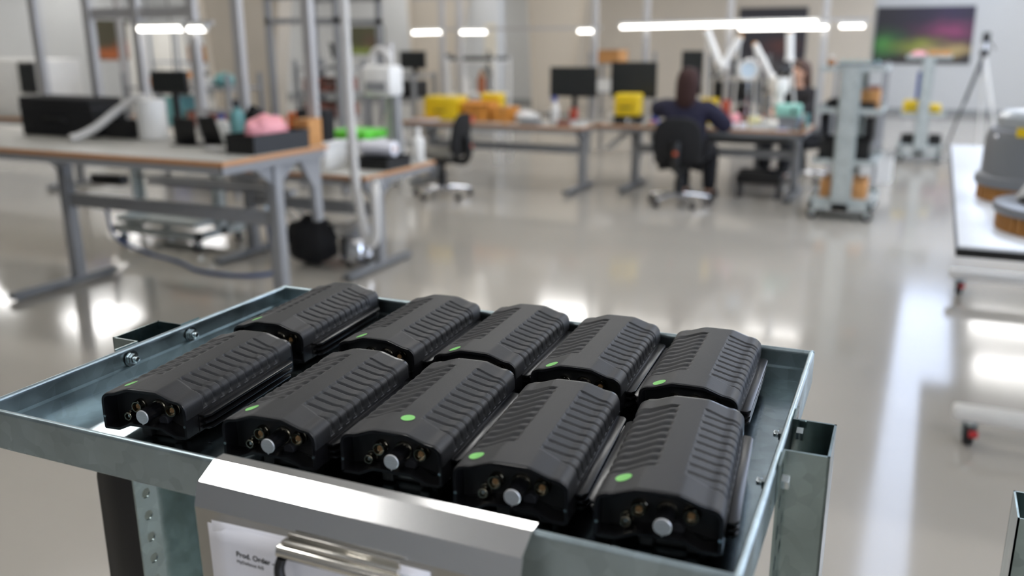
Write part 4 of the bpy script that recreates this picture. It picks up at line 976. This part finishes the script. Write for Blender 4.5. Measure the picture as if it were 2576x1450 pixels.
open_bin('pinkish parts tray on the grey rack between the trolleys', -.80, 11.2, .95, .40, .5, .14, M_BROWNPART)

# ---- tripod
t = thing('tripod', 'black camera tripod with pale legs by the white wall', 'tripod', (.56, 15.0, 0))
for a, m_ in ((2.9, M_BLACKP), (-.3, M_WHITEP), (1.3, M_WHITEP)):
    c, s = math.cos(a) * .36, math.sin(a) * .36; l = obj('leg', B().tube([(0, 0, 1.40), (c * .5, s * .5, .70)], .024, 10).tube([(c * .5, s * .5, .72), (c, s, .02)], .016, 10), m_, t); obj('rubber_foot', B().ell((c, s, .02), (.025, .025, .02), 12, 8), M_RUBBER, l)
obj('crown', B().lathe([(.04, 1.36), (.06, 1.38), (.06, 1.44), (.04, 1.46)], seg=18), M_BLACKP, t); obj('centre_column', B().cyl((0, 0, 1.1), (0, 0, 1.58), .018), M_CHROME, t)
obj('pan_head', B().bx(-.05, .05, -.06, .06, 1.55, 1.70, .015), M_BLACKP, t); obj('pan_bar', B().tube([(.03, 0, 1.60), (.12, -.15, 1.46)], .010, 8), M_BLACKP, t)

# ---- white table with the grey drum units
t = thing('mobile_table', 'white mobile table with black edge and castors at the aisle', 'table', (.75, 5.2, 0))
part(t, 'table_top', B().bx(.13, 1.45, 3.52, 7.0, .872, .90, .002), mat('white_laminate', 'e4e8ec', 0.25, 0, var=.02))
part(t, 'edge_strip', B().bx(.128, 1.452, 3.514, 3.522, .860, .889).bx(.124, .132, 3.52, 7.0, .860, .889), M_BLACKP)
for y in (3.86, 6.34):
    f = part(t, 'foot_bar', B().bx(.20, 1.38, y - .04, y + .04, .105, .165, .018), M_WHITEP)
    part(t, 'leg_column', B().bx(.78, .86, y - .05, y + .05, .15, .872, .01), M_WHITEP)
    for x in (.27, 1.31):
        c = part(t, 'castor_fork', B().bx(x - .03, x - .024, y - .03, y + .03, .04, .105).bx(x + .024, x + .03, y - .03, y + .03, .04, .105).cyl((x, y, .09), (x, y, .115), .03), M_BOLT)
        obj('wheel', B().cyl((x - .02, y, .05), (x + .02, y, .05), .05, seg=24, bev=.006), M_RUBBER, c); obj('brake_pedal', B().box((x + .015, y - .055, .065), (.035, .03, .012), (.4, 0, 0), .003), M_RED, c)
part(t, 'stretcher', B().bx(.79, .85, 3.86, 6.34, .40, .47), M_WHITEP)
def ply_ring(t, r, h, n=44):
    b = obj('ribbed_base', B().lathe([(r * .97, 0), (r * .97, h)], seg=48), M_PLY, t)
    for k in range(n):
        a = 2 * PI * k / n; o = obj('base_slat', SLAT, M_PLY, b, (r * .975 * math.cos(a), r * .975 * math.sin(a), 0), (0, 0, a))
SLAT = B().box((0, 0, .035), (.012, .024, .066), None, .002).mesh('base_slat')
t = thing('drum_unit', 'grey domed drum unit with yellow labels on a ribbed wooden base', 'machine', (.49, 4.72, .90)); ply_ring(t, .275, .07)
obj('drum_housing', B().lathe([(.285, .068), (.290, .08), (.285, .11), (.265, .12), (.265, .27), (.255, .315), (.22, .335)], seg=40), M_GREYCAST, t)
obj('upper_cap', B().lathe([(.225, .333), (.225, .375), (.20, .40), (.10, .41)], seg=36), mat('pale_grey_cap', 'aab0b4', 0.25), t)
for a, z, r_ in ((-2.2, .30, .262), (-1.7, .385, .215)):
    rows = [[(r_ * 1.005 * math.cos(a + k * .06), r_ * 1.005 * math.sin(a + k * .06), z + j * .02 - (.004 * j if z > .35 else 0)) for k in range(9)] for j in range(3)]
    obj('warning_label', B().grid(rows), M_YELLOW, t)
obj('drum_screw', B().ell((-.265 * .85, -.14, .29), (.012, .012, .012), 12, 8), M_CHROME, t)
t = thing('drum_unit', 'opened drum unit with bare brackets on a ribbed wooden base', 'machine', (.55, 3.96, .90)); ply_ring(t, .29, .07)
obj('base_flange', B().lathe([(.30, .068), (.305, .08), (.30, .10), (.27, .108)], seg=40), M_GREYCAST, t)
obj('turntable', B().lathe([(.22, .106), (.22, .13), (.10, .135)], seg=36), M_BLACKP, t)
for s in (-1, 1): obj('yoke_arm', B().prism([(-.05, .12), (.05, .12), (.03, .26), (.045, .34), (-.02, .36), (-.04, .26)], 'y', s * .11 - .012, s * .11 + .012, .004), M_WHITEP, t)
obj('yoke_arm', B().prism([(-.23, .12), (-.14, .12), (-.10, .24), (-.08, .30), (-.13, .31), (-.17, .24)], 'y', -.05, -.02, .004), M_WHITEP, t)
obj('motor', B().cyl((-.02, -.10, .25), (-.02, .10, .25), .045, seg=20), M_BLACKP, t); obj('pivot', B().cyl((0, -.14, .30), (0, .14, .30), .016, seg=14), M_ORANGE, t)

# ---- pictures on the walls
def pic_mat(name, dark, blobs, scale=3.0):
    """flat print: soft colour patches over a dark ground; coordinates 0..1 across the picture"""
    m = bpy.data.materials.new(name); m.use_nodes = True; N = m.node_tree.nodes; Lk = m.node_tree.links; b = N['Principled BSDF']; b.inputs['Roughness'].default_value = .4
    tc = N.new('ShaderNodeTexCoord'); nz = N.new('ShaderNodeTexNoise'); nz.inputs['Scale'].default_value = scale; Lk.new(tc.outputs['Generated'], nz.inputs['Vector'])
    ad = N.new('ShaderNodeMix'); ad.data_type = 'VECTOR'; ad.inputs[0].default_value = .22; Lk.new(tc.outputs['Generated'], ad.inputs[4]); Lk.new(nz.outputs['Color'], ad.inputs[5])
    cur = None
    for (cx, cz, rx, rz_, col, amt) in blobs:
        mp = N.new('ShaderNodeMapping'); mp.vector_type = 'TEXTURE'; ax = PIC_AXIS
        mp.inputs['Location'].default_value = (cx * .78 + .11, .5, cz * .78 + .11) if ax == 'x' else (.5, cx * .78 + .11, cz * .78 + .11)
        mp.inputs['Scale'].default_value = (rx, 50, rz_) if ax == 'x' else (50, rx, rz_)
        Lk.new(ad.outputs[1], mp.inputs[0]); g = N.new('ShaderNodeTexGradient'); g.gradient_type = 'QUADRATIC_SPHERE'; Lk.new(mp.outputs[0], g.inputs[0])
        ml = N.new('ShaderNodeMath'); ml.operation = 'MULTIPLY'; ml.inputs[1].default_value = amt; ml.use_clamp = True; Lk.new(g.outputs['Fac'], ml.inputs[0])
        mx = N.new('ShaderNodeMix'); mx.data_type = 'RGBA'; Lk.new(ml.outputs[0], mx.inputs[0]); mx.inputs[7].default_value = srgb(col)
        if cur is None: mx.inputs[6].default_value = srgb(dark)
        else: Lk.new(cur, mx.inputs[6])
        cur = mx.outputs[2]
    Lk.new(cur, b.inputs['Base Color']); return m
def picture(label, axis, fixed, a0, a1, z0, z1, dark, blobs, scale=3.0):
    global PIC_AXIS
    PIC_AXIS = axis
    loc = ((a0 + a1) / 2, fixed, (z0 + z1) / 2) if axis == 'x' else (fixed, (a0 + a1) / 2, (z0 + z1) / 2)
    t = thing('wall_picture', label, 'picture', loc); w_, h_ = (a1 - a0) / 2, (z1 - z0) / 2
    if axis == 'x':
        obj('print', B().bx(-w_, w_, -.020, -.012, -h_, h_), pic_mat('picture_print', dark, blobs, scale), t); obj('frame', B().bx(-w_ + .02, w_ - .02, -.012, 0, -h_ + .02, h_ - .02), M_BLACKP, t)
    else:
        obj('print', B().bx(.012, .020, -w_, w_, -h_, h_), pic_mat('picture_print', dark, blobs, scale), t); obj('frame', B().bx(0, .012, -w_ + .02, w_ - .02, -h_ + .02, h_ - .02), M_BLACKP, t)
    return t
picture('large dark picture of pink and green northern lights on the white wall', 'x', 22.0, -1.39, .56, 1.08, 2.28, '2b2a30', [
    (.8, .9, .7, .8, '3a3050', .8), (.75, .55, .45, .28, '8a4468', 1.3), (.1, .35, .3, .30, '4a8a45', 1.3), (.45, .32, .35, .16, '87903f', 1.4), (.75, .22, .5, .15, 'b09a6a', 1.8), (.5, .02, .9, .14, '3a3634', 2.0)])
picture('dark blue-grey poster on the back wall behind the column', 'x', 22.0, -11.5, -10.72, 1.05, 2.14, '3b3b46', [(.5, .5, .6, .6, '45444e', 1)])
picture('green and brown picture on the back wall behind the white frame', 'x', 22.0, -15.5, -14.2, 1.25, 2.03, '4a4a30', [(.6, .4, .3, .5, '5d4a3a', 1.5), (.4, .1, .6, .25, '8a9a4a', 1.5)])
picture('orange and brown picture on the side wall beyond the bench frame', 'y', -23.0, 19.6, 21.1, 1.10, 2.28, '4e4a3a', [(.5, .15, .7, .25, 'b0643a', 2.0), (.8, .35, .3, .2, 'a8553a', 1.2)])
picture('wide dark picture on the beige partition behind the arm lamps', 'x', 21.3, -4.25, -2.75, .85, 2.30, '34333a', [(.6, .4, .4, .2, '5a3a38', 1.2), (.3, .1, .6, .2, '6f6b66', 1.2)])

# ---- further goods on the benches
def small_reel(label, x, y, z, r, h, m, group=None):
    t = thing('wire_reel', label, 'reel', (x, y, z), 0, group)
    obj('flange', B().cyl((0, 0, 0), (0, 0, .006), r, seg=20), M_WHITEP, t); obj('flange', B().cyl((0, 0, h - .006), (0, 0, h), r, seg=20), M_WHITEP, t); obj('wire', B().cyl((0, 0, .005), (0, 0, h - .005), r * .8, seg=20), m, t); return t
small_reel('reel of orange wire between the plastic bag and the cartons', -4.28, 9.52, Z2, .06, .12, M_ORANGE)
small_reel('reel of grey wire behind the spray bottle', -3.92, 9.48, Z2, .06, .14, M_GREYSTEEL)
small_reel('reel of blue wire on the bench beside the yellow riser case', -2.84, 9.88, Z2, .05, .12, M_BLUE)
open_bin('grey parts tray in front of the grey monitor', -4.04, 9.14, Z2, .22, .14, .05, M_GREYSTEEL)
open_bin('brown parts tray on the long bench beside the spray bottle', -3.64, 9.16, Z2, .14, .12, .06, M_BROWNPART)
carton('flat white carton below the black monitor', -3.24, 9.80, Z2, .20, .14, .10, 0, M_WHITEP)
carton('white flat box lying in front of the pink foam', -1.84, 9.53, Z2, .16, .08, .05, .1, M_PAPER)
small_reel('reel of yellow wire behind the cream jar', -1.72, 9.90, Z2, .055, .10, M_YELLOW)
bottle('white dropper bottle between the jar and the white dish', -1.62, 9.68, Z2, .028, .13, M_WHITEP, M_RED)
bottle('slim amber bottle beside the mint station', -1.20, 9.54, Z2, .026, .12, mat('amber_glass', '8a5a2a', 0.2), M_BLACKP)
t = thing('paper_stack', 'sheet of paper with a pen near the bench end by the trolley', 'paper', (-1.40, 9.52, Z2)); obj('sheets', B().box((0, 0, .004), (.15, .09, .008), (0, 0, .2)), M_PAPER, t); obj('pen', B().cyl((-.04, -.01, .012), (.05, .02, .012), .004, seg=10), M_BLUE, t)
t = thing('power_supply', 'dark bench power supply behind the arm lamps', 'instrument', (-1.92, 10.18, Z2)) ; obj('case', B().bx(-.07, .07, -.06, .06, 0, .20, .006), M_BLACKP, t); obj('display', B().bx(-.05, .05, -.063, -.059, .11, .17), M_SCREEN, t)
for sx in (-.035, .035): obj('knob', B().cyl((sx, -.06, .05), (sx, -.08, .05), .016, seg=14), M_ORANGE, t)
rack('tall dark instrument rack behind the arm lamps', -2.45, -1.85, 10.75, 11.15, (.45, .92, 1.22), 1.45, M_DKSTEEL)
for k, (x, z, w_, h_, m_, lab) in enumerate([(-2.15, .92, .50, .22, M_BLACKP, 'wide black instrument on the middle shelf of the dark rack'), (-2.28, 1.22, .24, .18, M_BLACKP, 'small black instrument on top of the dark rack'), (-1.98, 1.22, .22, .14, M_BROWNPART, 'brown instrument box on top of the dark rack')]):
    t = thing('bench_instrument', lab, 'instrument', (x, 10.92, z)); obj('case', B().bx(-w_/2, w_/2, -.16, .16, 0, h_, .006), m_, t); obj('display', B().bx(-w_ * .35, w_ * .1, -.164, -.16, h_ * .4, h_ * .8), M_SCREEN, t); obj('knob', B().cyl((w_ * .3, -.16, h_ * .5), (w_ * .3, -.18, h_ * .5), .02, seg=14), M_GREYSTEEL, t)
rack('light grey rack with clear boxes beyond the long bench', -4.55, -3.75, 12.4, 12.9, (.45, .90, 1.30), 1.45)
for k, (x, z, m_, lab) in enumerate([(-4.35, .90, M_WHITEP, 'white parts bin on the light grey rack'), (-3.95, .90, M_DKSTEEL, 'dark parts bin on the light grey rack'), (-4.30, 1.30, M_CARD, 'brown parts bin on top of the light grey rack')]):
    open_bin(lab, x, 12.62, z, .34, .40, .18, m_, name='parts_bin', cat='bin')
t = thing('wall_cabinet', 'tall white cabinet against the wall far behind the tall bench', 'cabinet', (-15.5, 15.2, 0)); obj('body', B().bx(-.8, .8, -.3, .3, .05, 2.0, .01), M_WHITEP, t); obj('plinth', B().bx(-.78, .78, -.28, .28, 0, .05), M_DKSTEEL, t)
for sx in (-1, 1): d = obj('door', B().bx(min(sx * .02, sx * .78), max(sx * .02, sx * .78), -.32, -.30, .08, 1.97, .004), M_WHITEP, t); obj('handle', B().bx(sx * .08 - .012, sx * .08 + .012, -.35, -.32, .95, 1.15, .004), M_CHROME, d)
rack('far blue-grey rack with dark goods seen past the tall bench frame', -12.2, -10.6, 11.6, 12.2, (.4, .85, 1.30), 1.9, mat('blue_grey_steel', '8e99a8', 0.5))
for k, (x, z, m_, lab) in enumerate([(-11.9, .85, M_BLUE, 'blue parts bin on the far rack'), (-11.4, .85, M_BLACKP, 'black parts bin on the far rack'), (-10.9, .85, M_GREYSTEEL, 'grey parts bin on the far rack'), (-11.2, 1.30, M_CARD, 'brown parts bin on the top of the far rack')]):
    open_bin(lab, x, 11.9, z, .42, .5, .26, m_, name='parts_bin', cat='bin')
t = thing('hanging_tool', 'electric screwdriver hanging on its cable by the beige column', 'tool', (-6.62, 6.55, 1.15)); obj('tool_body', B().lathe([(.015, 0), (.028, .04), (.028, .16), (.018, .20)], seg=16), M_DKSTEEL, t); obj('bit', B().cyl((0, 0, -.06), (0, 0, .01), .006, seg=8), M_CHROME, t); obj('suspension_cable', B().tube(bez([(0, 0, .19), (.02, 0, .6), (-.02, 0, 1.4), (0, 0, 2.85)], 8), .006, 8), M_BLACKP, t)
